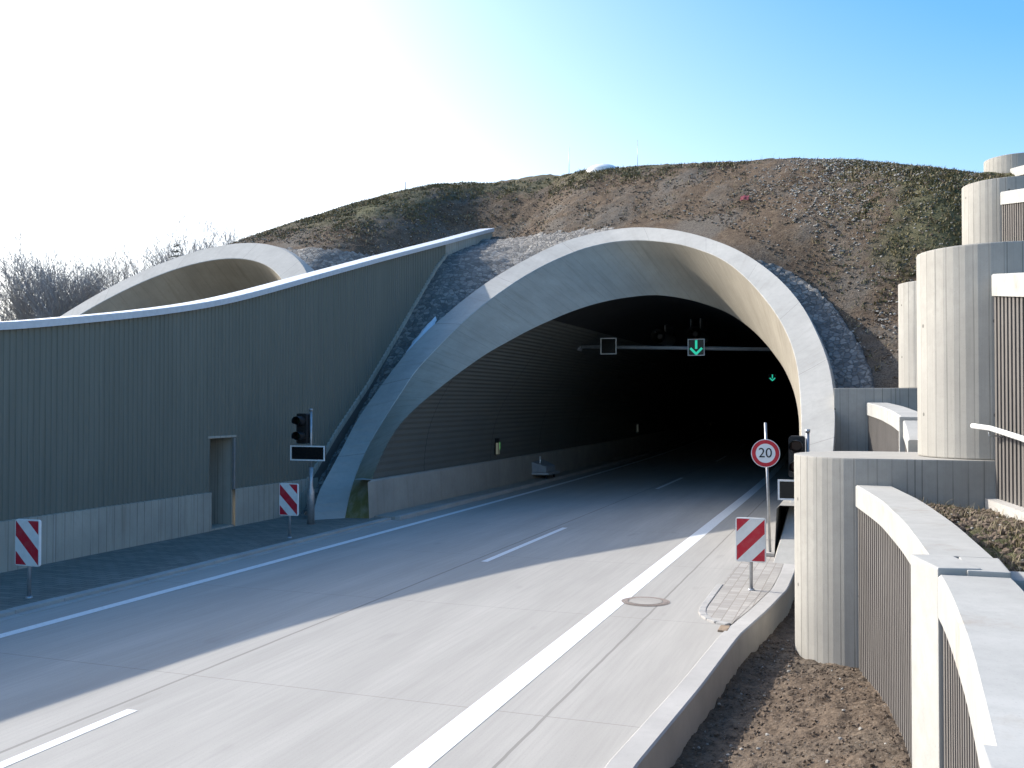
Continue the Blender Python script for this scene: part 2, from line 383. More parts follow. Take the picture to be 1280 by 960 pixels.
C2 = [(-12.95,24.85,-0.25),(-12.95,24.9,0.0),(-13.152,25.375,0.963),(-13.12,26.0,1.78),(-12.97,26.65,2.5),(-12.75,27.35,3.05),(-12.5,28.1,3.52),(-12.2,28.85,3.99),(-11.88,29.65,4.45),(-11.55,30.5,4.9),(-11.15,31.3,5.3),(-10.7,32.1,5.71),(-10.15,32.85,6.1),(-9.546,33.65,6.48),(-8.847,34.55,6.82),(-8.048,35.45,7.07),(-7.11,36.15,7.19),(-6.125,36.5,7.05),(-5.3,36.4,6.79),(-4.51,36.0,6.43),(-3.74,35.0,5.88),(-3.14,33.67,5.33),(-2.65,32.3,4.78),(-2.25,30.86,4.28),(-1.92,29.2,3.75),(-1.71,27.85,3.28),(-1.59,26.85,2.83),(-1.55,26.3,2.33),(-1.56,25.9,1.83),(-1.6,24.6,1.2),(-1.7,23.0,0.6),(-1.79,21.6,0.0),(-1.79,21.5,-0.25)]

def cr(P, sub):
    P = [Vector(p) for p in P]; E = [2*P[0]-P[1]]+P+[2*P[-1]-P[-2]]; Q = []
    for i in range(1, len(E)-2):
        a, b, c, d = E[i-1:i+3]
        for k in range(sub):
            t = k/sub; Q.append(.5*((2*b)+(c-a)*t+(2*a-5*b+4*c-d)*t*t+(3*b-a-3*c+d)*t**3))
    Q.append(P[-1]); return Q
def arc(P):
    L = [0]
    for a, b in zip(P, P[1:]): L.append(L[-1]+(b-a).length)
    return L

def resample(P, n):
    L = arc(P); out = []; a = 1
    for k in range(n):
        t = L[-1]*k/(n-1)
        while a < len(L)-1 and L[a] < t: a += 1
        out.append(P[a-1].lerp(P[a], max(0, min(1, (t-L[a-1])/max(1e-6, L[a]-L[a-1])))))
    return out
def portal(root, c1, co, c2, length, moss=True, barriers=True):
    c1, co, c2 = [resample(cr(q, 6), 109) for q in (c1, co, c2)]; L = arc(c1)
    # solid ring: slanted face + outside skin running back into the bank + small chamfer lip
    mb = MB()
    mid = [[a*(1-t)+b*t for a, b in zip(c1, co)] for t in (0., .02, .98, 1.)]
    lip = Vector((0, .018, -.012))
    mid[0] = [p+lip for p in mid[0]]; mid[3] = [p+lip for p in mid[3]]
    mb.grid(mid, [[(l, k) for l in L] for k in range(4)], smooth=False)
    back = [mid[3], [p+Vector((0, 3, 0)) for p in co], [p+Vector((0, 9, 0)) for p in co]]
    mb.grid(back, [[(l, k*3) for l in L] for k in range(3)])
    mb.build('portal_ring', M_ring, root)
    mb = MB(); rows = []; uv = []
    for k in range(7):
        t = k/6; tt = t
        rows.append([a*(1-tt)+b*tt for a, b in zip(mid[0], c2)]); uv.append([(l, t*3.2) for l in L])
    mb.grid(rows, uv); mb.build('reveal', M_reveal, root)
    # lining: corrugated along the tunnel, from the inner edge of the reveal
    ys = [0, 3, 7, 12, 18, 26, 36, 46, 56, 66, 76, 86, 96, 106, 116, 126, 140]
    def prof(i):
        return c2[i]
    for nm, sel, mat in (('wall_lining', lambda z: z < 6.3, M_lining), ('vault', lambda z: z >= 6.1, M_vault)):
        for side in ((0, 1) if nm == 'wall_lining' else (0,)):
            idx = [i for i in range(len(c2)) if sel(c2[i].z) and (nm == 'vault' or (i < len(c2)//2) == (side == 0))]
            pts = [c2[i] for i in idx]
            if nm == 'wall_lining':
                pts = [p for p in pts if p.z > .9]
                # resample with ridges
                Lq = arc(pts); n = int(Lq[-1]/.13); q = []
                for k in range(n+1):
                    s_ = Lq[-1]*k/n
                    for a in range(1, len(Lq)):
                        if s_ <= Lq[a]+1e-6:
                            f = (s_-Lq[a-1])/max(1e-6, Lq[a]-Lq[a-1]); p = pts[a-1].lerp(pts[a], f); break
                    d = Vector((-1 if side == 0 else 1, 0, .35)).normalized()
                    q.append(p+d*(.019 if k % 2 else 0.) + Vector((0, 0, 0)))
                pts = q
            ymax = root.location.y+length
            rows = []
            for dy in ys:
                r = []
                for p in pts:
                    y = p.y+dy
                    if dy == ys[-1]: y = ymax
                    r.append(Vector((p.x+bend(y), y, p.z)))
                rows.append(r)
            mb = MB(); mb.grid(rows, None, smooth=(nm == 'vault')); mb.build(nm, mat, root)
    if barriers:
        for xx, y0, s in ((-12.95, 24.9, -1), (-1.80, 21.6, 1)):
            rows = []
            for dy in [0, .02]+[x for x in ys[1:]]:
                y = y0+dy if dy < ys[-1] else root.location.y+length; b = bend(y); yy = y
                rows.append([Vector((xx+b, yy, -.2)), Vector((xx+b+s*.06, yy, 1.06)), Vector((xx+b+s*.10, yy+.3, 1.10)), Vector((xx+b+s*.7, yy+.3, 1.10))])
            mb = MB(); mb.grid(rows, [[(r[0].y, p.z) for p in r] for r in rows], smooth=False); mb.build('side_barrier', M_barrier, root)
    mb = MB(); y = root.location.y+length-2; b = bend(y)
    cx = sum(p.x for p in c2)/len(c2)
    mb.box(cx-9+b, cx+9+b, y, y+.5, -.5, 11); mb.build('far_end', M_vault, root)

tun = thing('road_tunnel', 'near road tunnel with a slanted pale concrete arch and dark mouth over the two lanes', 'tunnel', (-7.7, 23, 0), 'twin tunnel portals')
portal(tun, C1, CO, C2, 150)
cx2 = -24.3
def arch2(r, cz, extra, zb=-.25):
    P = []
    a0 = math.asin((zb-cz)/r)
    for k in range(35):
        p = math.pi-a0+(2*a0-math.pi)*k/34
        x = r*math.cos(p); z = cz+r*math.sin(p)
        P.append((cx2+x, 23-.05*x+1.23*z+extra*max(0, math.sin(p)), z))
    return P
tun2 = thing('road_tunnel', 'second tunnel arch mostly hidden behind the curved green-grey noise wall', 'tunnel', (cx2, 23, 0), 'twin tunnel portals')
portal(tun2, arch2(6.27, 2.8, 0), arch2(7.05, 2.8, 0), arch2(5.75, 1.5, 5.0), 120, barriers=False)

# ------------------------------------------------------------------ hill
PY = [24.6, 25.89, 27.54, 29.66, 32.08, 35.23, 36.24, 37.65, 39.5, 41.4, 44., 60.]
PZ = [-.1, .99, 2.35, 3.88, 5.85, 8.44, 9.10, 9.53, 10.07, 10.85, 13.0, 24.]
def hill_h(x, y):
    pl = (y-22.87+.314*(max(-15.7, min(x, 2.))+7.7))/1.43
    if x < -15.7:
        k = sstep(-15.7, -21.0, x); a2 = 22.6-.05*(x-cx2)
        left = (y-a2)/1.33 if y < a2+12.4 else 12.4/1.33+(y-a2-12.4)/2.0
        pl = pl*(1-k)+left*k
    if x > -15.7: k = sstep(-11.5, -15.0, x)
    else: k = sstep(-19., -16.2, x)
    pl = pl*(1-k)+k*(lerp(y, PY, PZ)-.12-.5*sstep(33, 27.5, y))
    pl -= 1.7*sstep(-4.4, -1.0, x)*sstep(9.6, 7.6, pl)          # the slope sits lower beside the right flank of the arch
    cap = lerp(x, [-75, -40, -36, -33, -30, -28, -25.2, -22.6, -20, -16, -14.8, -11.7, -6.1, -2.2, -.2, 1.6, 3.6, 10, 30], [-.5, -.4, 1., 4., 7.2, 9.4, 11.7, 13.3, 14.3, 14.7, 14.7, 14.4, 13.5, 12.9, 12.35, 11.65, 11.0, 10.6, 10.4])
    cap -= .02*max(0, y-46)
    k = 1.1; h = max(k-abs(pl-cap), 0)/k
    return min(pl, cap)-h*h*k*.25-.10
_tab = sorted((math.atan2(p[2]-2.8, p[0]+7.85) % 6.2832, math.hypot(p[0]+7.85, p[2]-2.8)) for p in CO if p[2] > 2.8)
def r_out(x, z):
    return lerp(math.atan2(z-2.8, x+7.85), [q[0] for q in _tab], [q[1] for q in _tab]) if z > 2.8 else 7.1
def tube_in(x, z, y):
    b = bend(y)
    return math.hypot(x-b+7.85, z-2.8) < r_out(x-b, z)-.42 or math.hypot(x-cx2, z-2.8) < 6.66
xs = [-120, -100, -85, -70, -60, -52, -46, -42]+[-39+.5*k for k in range(14)]+[-32+.2*k for k in range(200)]+[8.3, 9, 10, 12, 15, 20, 28, 40, 60]
ys_ = [16+.2*k for k in range(145)]+[45.2+.5*k for k in range(18)]+[55, 58, 62, 68, 76, 90, 110, 140, 170]
mb = MB(); idx = {}
for i, x in enumerate(xs):
    for j, y in enumerate(ys_):
        z = hill_h(x, y)
        if z < -1.2: continue
        if x > -1.0 and y < 25.0: continue
        if tube_in(x, z, y): continue
        if abs(x+15.7) < 0.0: continue
        d = .10*fbm(x*.55, y*.55, 1.3, 3)+.085*fbm(x*2.3, y*2.3, z*2.3, 3)+.05*fbm(x*5.1, y*5.1, z*5, 2)
        near = min(abs(math.hypot(x+7.85, z-2.8)-7.1), abs(math.hypot(x-cx2, z-2.8)-7.05))
        d *= sstep(-.2, 1.2, near)
        idx[i, j] = len(mb.v); mb.v.append(Vector((x, y, z+d)))
for i in range(len(xs)-1):
    for j in range(len(ys_)-1):
        q = [(i, j), (i+1, j), (i+1, j+1), (i, j+1)]
        if all(k in idx for k in q):
            f = [idx[k] for k in q]; mb.f.append(f); mb.uv.append([(0, 0)]*4); mb.sm.append(True)
kind(mb.build('hill', M_hill, weld=False, normals=False), 'structure')

# rubble stone paving round both portals (a thick skin on the slope)
def paving(name, region, x0, x1, y0, y1, step=.15):
    mb = MB(); ix = {}
    nx, ny = int((x1-x0)/step), int((y1-y0)/step)
    for i in range(nx+1):
        for j in range(ny+1):
            x, y = x0+i*step, y0+j*step; z = hill_h(x, y)
            if z < -.6 or not region(x, y, z) or tube_in(x, z, y): continue
            ix[i, j] = len(mb.v)
            mb.v.append(Vector((x, y, z+.17+.07*noise.noise(Vector((x*3.1, y*3.1, z*3.1)))+.05*noise.noise(Vector((x*7, y*7, z*7))))))
    for i in range(nx):
        for j in range(ny):
            q = [(i, j), (i+1, j), (i+1, j+1), (i, j+1)]
            if all(k in ix for k in q):
                mb.f.append([ix[k] for k in q]); mb.uv.append([(0, 0)]*4); mb.sm.append(True)
    return kind(mb.build(name, M_stone, weld=False, normals=False), 'structure')
paving('stone_paving', lambda x, y, z: z < 10.05+.12*noise.noise(Vector((x*1.5, 0, 0)))-.035*(x+12) , -15.48, -9.0, 23.5, 41)
# right flank: a fan of stones following the arch
mb = MB(); rows = []
for k in range(150):
    th = R_(47-50*k/149); ro = r_out(-7.85+math.cos(th), 2.8+math.sin(th)) if th > 0 else 7.1
    wd = lerp(k/149, [0, .12, .4, .75, 1], [.0, .35, .75, 1.0, 1.1])+.07*noise.noise(Vector((k*.21, 3, 1)))
    r = []
    for q in range(26):
        rr = ro-.35+(wd+.35)*q/25; x = -7.85+rr*math.cos(th); z = 2.8+rr*math.sin(th)
        lo, hi = 20., 50.
        for _ in range(24):
            m_ = (lo+hi)/2
            if hill_h(x, m_) < z: lo = m_
            else: hi = m_
        d = (.16 if q < 24 else (.08 if q == 24 else -.12))+.05*noise.noise(Vector((x*7, lo*7, z*7)))
        r.append(Vector((x-.1*d, lo-.57*d, z+.8*d)))
    rows.append(r)
mb.grid(rows); kind(mb.build('stone_paving', M_stone, weld=False, normals=False), 'structure')
paving('stone_paving', lambda x, y, z: z < 9.3-.05*(x+20), -22, -17.0, 23, 38, .2)

# ------------------------------------------------------------------ ground, roads
def sheet(name, pts, mat, z=None): 
    mb = MB(); mb.face([(p[0], p[1], p[2] if len(p) > 2 else z) for p in pts]); return kind(mb.build(name, mat, weld=False, normals=False), 'structure')
sheet('ground', [(-1500, -1500), (1500, -1500), (1500, 1500), (-1500, 1500)], M_far, -.62)
def strip(name, xl, xr, Y, z, mat, thick=0):
    mb = MB(); rows = []
    fl = xl if callable(xl) else (lambda y: xl); fr = xr if callable(xr) else (lambda y: xr)
    for y in Y:
        b = bend(y)
        r = [Vector((fl(y)+b, y, z)), Vector((fr(y)+b, y, z))]
        if thick: r = [Vector((fl(y)+b, y, z-thick))]+r+[Vector((fr(y)+b, y, z-thick))]
        rows.append(r)
    mb.grid(rows, None, smooth=False)
    if thick:
        mb.face(rows[0]); mb.face(rows[-1])
    return kind(mb.build(name, mat, weld=False), 'structure')
YS = [-40, -20, -10, 0, 5, 8, 10, 12, 14, 16, 18, 20, 22, 24, 27, 30, 33, 36, 40, 45, 50, 55, 60, 70, 80, 90, 100, 115, 130, 150, 172]
kr = lambda y: lerp(y, [-40, 0, 8.94, 11.66, 14.4, 16.19, 18.15, 20, 21.5, 40], [-2.2, -2.1, -1.95, -1.78, -1.66, -1.45, -1.27, -1.27, -1.3, -1.9])
strip('road', -12.25, lambda y: kr(y)-.27, YS, 0, M_road)
strip('road', -31, -17.2, YS, 0, M_road)
strip('road_marking', -11.58, -11.38, YS, .004, M_paint)
strip('road_marking', -4.04, -3.72, YS, .004, M_paint)
for k in range(-1, 9):
    y0 = 7.2-5.8+12.05*k-4.0
    if k == 0: y0 = 1.5
    a = 19.3+12.05*(k-1)*1.5 if False else 19.3-12.0+12.0*k+ (0 if k else -.0)
    a = {-1: -9.0, 0: 2.9, 1: 19.3}.get(k, 19.3+18.2*(k-1))
    strip('road_marking', -7.47, -7.33, [a, a+3, a+5.9], .004, M_paint)

# left pavement, kerb stones, in-tunnel walkway
strip('pavement', -16.5, -12.62, [y for y in YS if y < 26]+[25.2], .055, M_pav_l)
def stones(name, x0, x1, y0, y1, z0, z1, n, mat, bev=.012):
    mb = MB()
    for i in range(n):
        a = y0+(y1-y0)*i/n; b = y0+(y1-y0)*(i+1)/n-.012
        ma = bend(a)
        mb.box(x0+ma, x1+ma, a, b, z0, z1+random.uniform(-.004, .004))
    return kind(mb.build(name, mat, bevel=bev), 'structure')
stones('kerb', -12.62, -12.42, -10, 25.2, -.1, .07, 35, M_kerb)
stones('gutter', -12.42, -12.25, -10, 25.2, -.1, .012, 35, M_kerb, .006)
strip('walkway', -13.2, -12.32, [y for y in YS if y > 25.2 and y < 170]+[25.2], .12, M_barrier, .3) if False else None
strip('walkway', -13.4, -12.32, [25.2]+[y for y in YS if y > 25.2], .10, M_barrier, .3)
stones('kerb', -12.32, -12.17, 25.2, 61, -.1, .115, 30, M_kerb)
strip('walkway', -2.6, -1.6, [36]+[y for y in YS if y > 36], .10, M_barrier, .3)

# right side: kerb wall, pale paved pocket with curved edging
mb = MB(); rows = []
for y in [-10, -5, 0, 3]+[5+.5*k for k in range(33)]:
    x = kr(y); rows.append([Vector((x-.27, y, -.3)), Vector((x-.27, y, .012)), Vector((x-.255, y, .025)), Vector((x-.02, y, .025)), Vector((x, y, .008)), Vector((x+.015, y, -.75))])
mb.grid(rows, [[(p.y, p.z+p.x) for p in r] for r in rows], smooth=False)
kind(mb.build('kerb', M_kerb, weld=False), 'structure')
mb = MB(); poly = [(-2.42, 16.0), (-2.34, 15.55), (-2.12, 15.2), (-1.85, 15.02)]
edge = [(kr(y)-.272, y) for y in (15.02, 15.6, 16.2, 17, 18, 19, 20, 21, 22.5)]
P = poly+edge[0:]+[(-1.9, 22.6), (-2.42, 22.6)]
mb.face([(x, y, .022) for x, y in P]); kind(mb.build('pavement', M_pav_r, weld=False), 'structure')
mb = MB(); cr_ = cr([(-2.45, 18.2, 0), (-2.44, 16.6, 0), (-2.42, 15.95, 0), (-2.33, 15.5, 0), (-2.12, 15.16, 0), (-1.84, 14.98, 0)], 5)
for a, b in zip(cr_[::3], cr_[3::3]):
    d = (b-a); L_ = d.length; d.normalize(); nrm = Vector((-d.y, d.x, 0))
    M = Matrix(((d.x, nrm.x, 0, a.x), (d.y, nrm.y, 0, a.y), (0, 0, 1, 0), (0, 0, 0, 1)))
    mb.box(0, L_-.012, -.06, .05, -.1, .034, M)
kind(mb.build('edging', M_kerb, bevel=.012), 'structure')
mb = MB(); mb.box(-2.0, -1.86, 14.55, 14.9, -.05, .03); 
kind(mb.build('broken_paver', plain('rusty_earth', (.30, .22, .15), .9, 0, .4, 20), bevel=.01), 'structure')

# manhole cover
mh = thing('manhole_cover', 'round rusty manhole cover set flush in the sunlit concrete beside the wide white line', 'manhole cover', (-3.42, 16.35, 0))
def ringdisc(mb, c, r0, r1, z, n=40, zo=None):
    for k in range(n):
        a, b = 2*math.pi*k/n, 2*math.pi*(k+1)/n
        pts = [(c[0]+r*math.cos(t), c[1]+r*math.sin(t), z) for r, t in ((r0, a), (r1, a), (r1, b), (r0, b))]
        if r0 == 0: pts = pts[1:]
        mb.face(pts)
mb = MB(); ringdisc(mb, (-3.42, 16.35), .29, .36, .010); ringdisc(mb, (-3.42, 16.35), .36, .40, .006); mb.build('frame', M_iron, mh)
mb = MB(); ringdisc(mb, (-3.42, 16.35), 0, .275, .012); mb.build('lid', concrete('lid_concrete', (.38, .35, .31), uv=False, stain=.5), mh)

# soil bank between the kerb and the fence; terraces
def fx(y, Y0, dx=0.): return dx+sum(_fx(Y0-y+.25*k)*w_ for k, w_ in ((-3, .06), (-2, .12), (-1, .2), (0, .24), (1, .2), (2, .12), (3, .06)))
def _fx(q): return lerp(q, [-1., 0, 2.1, 4.4, 6.5, 7.5, 9.2, 11.1, 13], [-.26, -.12, .17, .35, .44, .485, .47, .39, .30])
def soil(name, x0f, x1f, y0, y1, zf, mat, nx, ny, amp):
    mb = MB(); rows = []
    for j in range(ny+1):
        y = y0+(y1-y0)*j/ny; a, b = x0f(y), x1f(y); r = []
        for i in range(nx+1):
            x = a+(b-a)*i/nx
            cl = fbm(x*4.2, y*4.2, 2., 4); cl2 = fbm(x*13, y*13, 7., 3)
            r.append(Vector((x, y, zf(x, y)+amp*cl+amp*.45*abs(cl2)+amp*.5*fbm(x*1.3, y*1.3, 4., 2))))
        rows.append(r)
    mb.grid(rows); return kind(mb.build(name, mat, weld=False, normals=False), 'structure')
zb = lambda x, y: -.42+.38*sstep(0, 1, (x-kr(y))/max(.3, fx(y, 14.6)-kr(y)))*sstep(15.5, 10, y)+.02
soil('soil_bank', lambda y: kr(y), lambda y: (fx(y, 14.6)+.3) if y < 14.6 else .9, 4.5, 24.5, zb, M_soil, 110, 700, .043)
zt = lambda x, y: 1.86+.06*math.sin(x*1.7+y)+.05*sstep(12, 14.6, y)
soil('terrace_soil', lambda y: fx(y, 14.6)+.3, lambda y: 6.5, 6.0, 14.62, zt, M_terr, 110, 160, .05)
soil('terrace_soil', lambda y: fx(y, 25.1, .17)+.3, lambda y: 9, 16.6, 25.2, lambda x, y: 2.75, M_terr, 40, 40, .05)
soil('terrace_soil', lambda y: fx(y, 14.6, 1.72)+.35, lambda y: 9, 5, 14.62, lambda x, y: 4.5-(14.6-y)*.11, M_terr, 30, 40, .04)

# ------------------------------------------------------------------ noise wall on the left
WX = -15.5
WY = [-14, 0, 6, 10, 12.5, 14.69, 15.47, 16.30, 17.45, 18.72, 20.29, 21.91, 23.95, 26.31, 30.81, 36.4, 41.37, 44]
WZ = [4.2, 4.25, 4.35, 4.50, 4.62, 4.78, 4.90, 5.03, 5.19, 5.38, 5.65, 5.97, 6.50, 7.12, 8.29, 9.70, 10.99, 11.6]
WYs = [-14+.25*k for k in range(233)]
WZs = [lerp(y, WY, WZ) for y in WYs]
for _ in range(30): WZs = [WZs[0]]+[.25*WZs[k-1]+.5*WZs[k]+.25*WZs[k+1] for k in range(1, len(WZs)-1)]+[WZs[-1]]
def zw(y):
    q = max(0, min(len(WYs)-1.001, (y+14)/.25)); k = int(q); return WZs[k]+(WZs[k+1]-WZs[k])*(q-k)
SY = [25.4, 25.67, 25.89, 27.54, 29.66, 32.08, 35.23, 36.24]
SZ = [.5, .72, .99, 2.35, 3.88, 5.85, 8.44, 9.10]
wall = thing('noise_wall', 'long green-grey ribbed noise wall with a curved pale coping and concrete plinth left of the road', 'wall', (WX, 15, 0))
mb = MB(); rows = []; y = -14.0; cyc = 0
prof_ = [(.0, 0.), (.045, 0.), (.06, -.045), (.12, -.045), (.135, 0.)]
per = .15; door = (21.2, 22.2)
def wbot(y): return lerp(y, [25.7, 25.89]+SY[3:], [1.0, .99]+SZ[3:]) if y > 25.89 else 1.0
k = 0; prev = None
while True:
    y = -14+per*(k//4)+[.0, .06, .075, .135][k % 4]; x = WX+[0, 0, -.024, -.024][k % 4]; k += 1
    if y > 36.2: break
    zb_ = max(1.0, wbot(y)-.02)
    if door[0] < y < door[1]: zb_ = 2.42
    top = zw(y)-.10
    cur = (Vector((x, y, zb_)), Vector((x, y, top)))
    if prev and cur[1].z > cur[0].z: mb.face([prev[0], cur[0], cur[1], prev[1]])
    prev = cur
mb.build('ribbed_cladding', M_clad, wall, weld=False)
# plinth, split by the doorway
mb = MB()
for a, b in ((-14, door[0]-.0), (door[1], 26.4)):
    n = 1
    x0, x1 = WX-.55, WX+.05
    mb.face([(x1, a, -.4), (x1, b, -.4), (x1, b, 1.02), (x1, a, 1.02)], [(a, -.4), (b, -.4), (b, 1.02), (a, 1.02)])
    mb.face([(x1, a, 1.02), (x1, b, 1.02), (WX-.3, b, 1.06), (WX-.3, a, 1.06)], [(a, 1), (b, 1), (b, 1.3), (a, 1.3)])
    for yy in (a, b):
      if yy in (-14, 26.4): mb.face([(x0, yy, -.4), (x1, yy, -.4), (x1, yy, 1.02), (x0, yy, 1.06)], [(0, -.4), (.6, -.4), (.6, 1), (0, 1)])
mb.build('plinth', M_plinth, wall, weld=False)
# doorway niche: cheeks, back, soffit, sill
mb = MB(); a, b = door; xb = WX-.95
mb.box(xb-.2, xb, a-.2, b+.2, -.1, 2.6)
mb.box(xb, WX-.06, a-.2, a, .02, 2.45); mb.box(xb, WX-.06, b, b+.2, .02, 2.45)
mb.box(xb, WX+.015, a-.1, b+.1, 2.37, 2.43)
mb.box(xb, WX+.02, a, b, -.1, .10)
dw = mb.build('doorway', M_plinth, wall, bevel=.008)
mb = MB(); mb.box(WX-.03, WX+.03, b-.03, b+.03, 1.02, 2.36); mb.build('door_frame', M_galv, dw)
mb = MB(); mb.box(xb+.002, xb+.045, a+.08, b-.08, .105, 2.3); mb.build('door_leaf', plain('door_paint', (.15, .15, .13), .6), dw)
# wall core behind the cladding (far face, towards the second road)
mb = MB(); rows = []
for y in [-14, 0, 8, 14, 18, 21.3]: rows.append([Vector((WX-.10, y, 1.0)), Vector((WX-.10, y, zw(y)-.1)), Vector((WX-.55, y, zw(y)-.1)), Vector((WX-.55, y, -.4))])
mb.grid(rows, [[(p.y, p.z) for p in r] for r in rows], smooth=False)
rows = []
for y in [21.3, 23.0]: rows.append([Vector((WX-.10, y, 2.45)), Vector((WX-.10, y, zw(y)-.1)), Vector((WX-.55, y, zw(y)-.1)), Vector((WX-.55, y, 2.5))])
mb.grid(rows, [[(p.y, p.z) for p in r] for r in rows], smooth=False)
rows = []
for y in [23.0, 24, 27, 30, 34, 37.5, 41.3]: rows.append([Vector((WX-.10, y, 1.0 if y < 26.5 else wbot(min(y, 36.2)))), Vector((WX-.10, y, zw(y)-.1)), Vector((WX-.55, y, zw(y)-.1)), Vector((WX-.55, y, -.4))])
mb.grid(rows, [[(p.y, p.z) for p in r] for r in rows], smooth=False)
mb.build('wall_core', M_barrier, wall, weld=False)
# coping
mb = MB(); rows = []
yy = [-14, -8, 0, 4, 8, 10]+[12+.6*k for k in range(49)]+[41.45]
for y in yy:
    z = zw(y); rows.append([Vector((WX+.09, y, z-.15)), Vector((WX+.09, y, z-.012)), Vector((WX+.08, y, z)), Vector((WX-.62, y, z)), Vector((WX-.64, y, z-.15))])
mb.grid(rows, None, smooth=False, closed=True); mb.face(rows[0]); mb.face(rows[-1]); mb.build('coping', M_flash, wall, weld=False)
# end block and slope edge beam
mb = MB()
bot = [(36.1, 9.02), (36.24, 9.1), (37.65, 9.53), (39.52, 10.07), (41.35, 10.84)]
rows = [[Vector((WX+.03, y, zw(y)-.13)), Vector((WX+.03, y, z-.35)), Vector((WX-.6, y, z-.35)), Vector((WX-.6, y, zw(y)-.13))] for y, z in bot]
mb.grid(rows, [[(p.y, p.z) for p in r] for r in rows], smooth=False, closed=False); mb.face(rows[0]); mb.face(rows[-1])
mb.build('end_block', M_plinth, wall, weld=False)
mb = MB(); rows = []; rows2 = []
for y, z in list(zip(SY, SZ))+[(37.0, 9.33)]:
    rows.append([Vector((WX+.06, y-.02, z-.12)), Vector((WX+.06, y-.04, z+.05)), Vector((WX-.2, y-.04, z+.05)), Vector((WX-.2, y, z-.12))])
    rows2.append([Vector((WX+.03, y, z-.1)), Vector((WX+.03, y, z-.9)), Vector((WX-.2, y, z-.9))])
mb.grid(rows, [[(p.y, p.z) for p in r] for r in rows], smooth=False); mb.face(rows[0]); mb.face(rows[-1]); mb.build('slope_edge', M_plinth, wall, weld=False)
mb = MB(); mb.grid(rows2, None, smooth=False); mb.build('slope_footing', M_slats, wall, weld=False)

# ------------------------------------------------------------------ stepped retaining walls with rounded ends
def stadium(xn, Y0, thick, x1, n=20):
    r = thick/2; c = (xn+r, Y0+r)
    P = [(x1, Y0)]
    P = []
    for k in range(n+1):
        a = -math.pi/2-math.pi*k/n
        P.append((c[0]+r*math.cos(a), c[1]+r*math.sin(a)))
    return P+[(x1, Y0+thick), (x1, Y0)]
def rwall(xn, Y0, thick, x1, z0, z1, label, mat=None, square=False):
    mb = MB(); P = stadium(xn, Y0, thick, x1)
    if square: P = [(x1, Y0), (xn, Y0), (xn, Y0+thick), (x1, Y0+thick)]
    mb.prism(P, z0, z1)
    o = mb.build('retaining_wall', mat or M_board, origin=(xn+1, Y0+1, z0), bevel=.02)
    return tag(o, label, 'retaining wall', 'round-nosed retaining walls stepping up the bank')
rwall(-1.0, 14.6, 2.1, 9, -1.0, 2.52, 'lowest nearest round-nosed concrete wall, its foot in the bare brown soil')
rwall(.73, 14.615, 2.07, 9, 2.525, 5.42, 'tall board-marked round concrete wall standing on top of the nearest low wall')
rwall(-.68, 25.1, 2.1, 12, -.8, 3.62, 'low concrete ledge wall running into the right flank of the near tunnel arch', square=True)
rwall(.80, 25.115, 2.07, 12, 3.625, 6.15, 'slim round pale wall end on the ledge beside the dark brown slope')
rwall(2.24, 25.13, 2.04, 13, 6.155, 8.42, 'mid-height round concrete wall against the grassy slope, above the tall one')
rwall(3.82, 35.6, 2.1, 14, 6, 11.3, 'topmost and smallest round concrete wall poking above the hill crest at upper right')
# vertical construction joints and tie holes as thin dark recess strips
def slat_fence(Y0, dx, ztop, segs, zfoot, label, slope=None, panel_to=None):
    root = thing('slat_fence', label, 'fence', (fx(Y0-.3, Y0, dx), Y0-.3, zfoot), 'curved slatted fences on the terraces')
    for si, (ya, yb, za, zb2) in enumerate(segs):
        n = 14; rows = []; W = .47; H_ = .29
        for k in range(n+1):
            y = ya+(yb-ya)*k/n; z = za+(zb2-za)*k/n; x = fx(y, Y0, dx)
            d = Vector((fx(y-.05, Y0, dx)-fx(y+.05, Y0, dx), -.1, 0)).normalized(); nn = Vector((-d.y, d.x, 0))
            p = Vector((x, y, z)); i_ = p+nn*W
            c = .02
            rows.append([p+Vector((0, 0, -H_)), p+Vector((0, 0, -c)), p+nn*c, i_-nn*c, i_+Vector((0, 0, -c)), i_+Vector((0, 0, -H_))])
        mb = MB(); mb.grid(rows, None, smooth=False, closed=True); mb.face(rows[0]); mb.face(rows[-1]); mb.build('coping', M_coping, root, weld=False)
        # slatted panel: square ribs
        pts = []; s_ = 0; per_ = .165; dep = .10
        N = 400; prevp = None; Lc = 0; samp = []
        for k in range(N+1):
            y = ya+(yb-ya)*k/N; p = Vector((fx(y, Y0, dx), y, 0))
            if prevp is not None: Lc += (p-prevp).length
            prevp = p; samp.append((Lc, y))
        npd = int(Lc/per_)
        line = []
        for k in range(npd*4+1):
            s_ = (k//4)*per_+[0, .0, .085, .085][k % 4]; off = [.03+dep, .03, .03, .03+dep][k % 4]
            y = lerp(s_, [q[0] for q in samp[::8]], [q[1] for q in samp[::8]]); x = fx(y, Y0, dx)
            d = Vector((fx(y-.05, Y0, dx)-fx(y+.05, Y0, dx), -.1, 0)).normalized(); nn = Vector((-d.y, d.x, 0))
            t_ = (ya-y)/max(.001, ya-yb)
            p = Vector((x, y, 0))+nn*off
            line.append((p, za+(zb2-za)*t_-H_+.0))
        mb = MB(); lo = [Vector((p.x, p.y, zfoot-.3)) for p, z in line]; hi = [Vector((p.x, p.y, z)) for p, z in line]
        mb.grid([lo, hi], None, smooth=False)
        bk = [(Vector((p.x+.36, p.y, zfoot-.3)), Vector((p.x+.36, p.y, z))) for p, z in line[::8]]
        mb.grid([[b[0] for b in bk], [b[1] for b in bk]], None, smooth=False)
        mb.build('slat_panel', M_slats, root, weld=False)
    return root
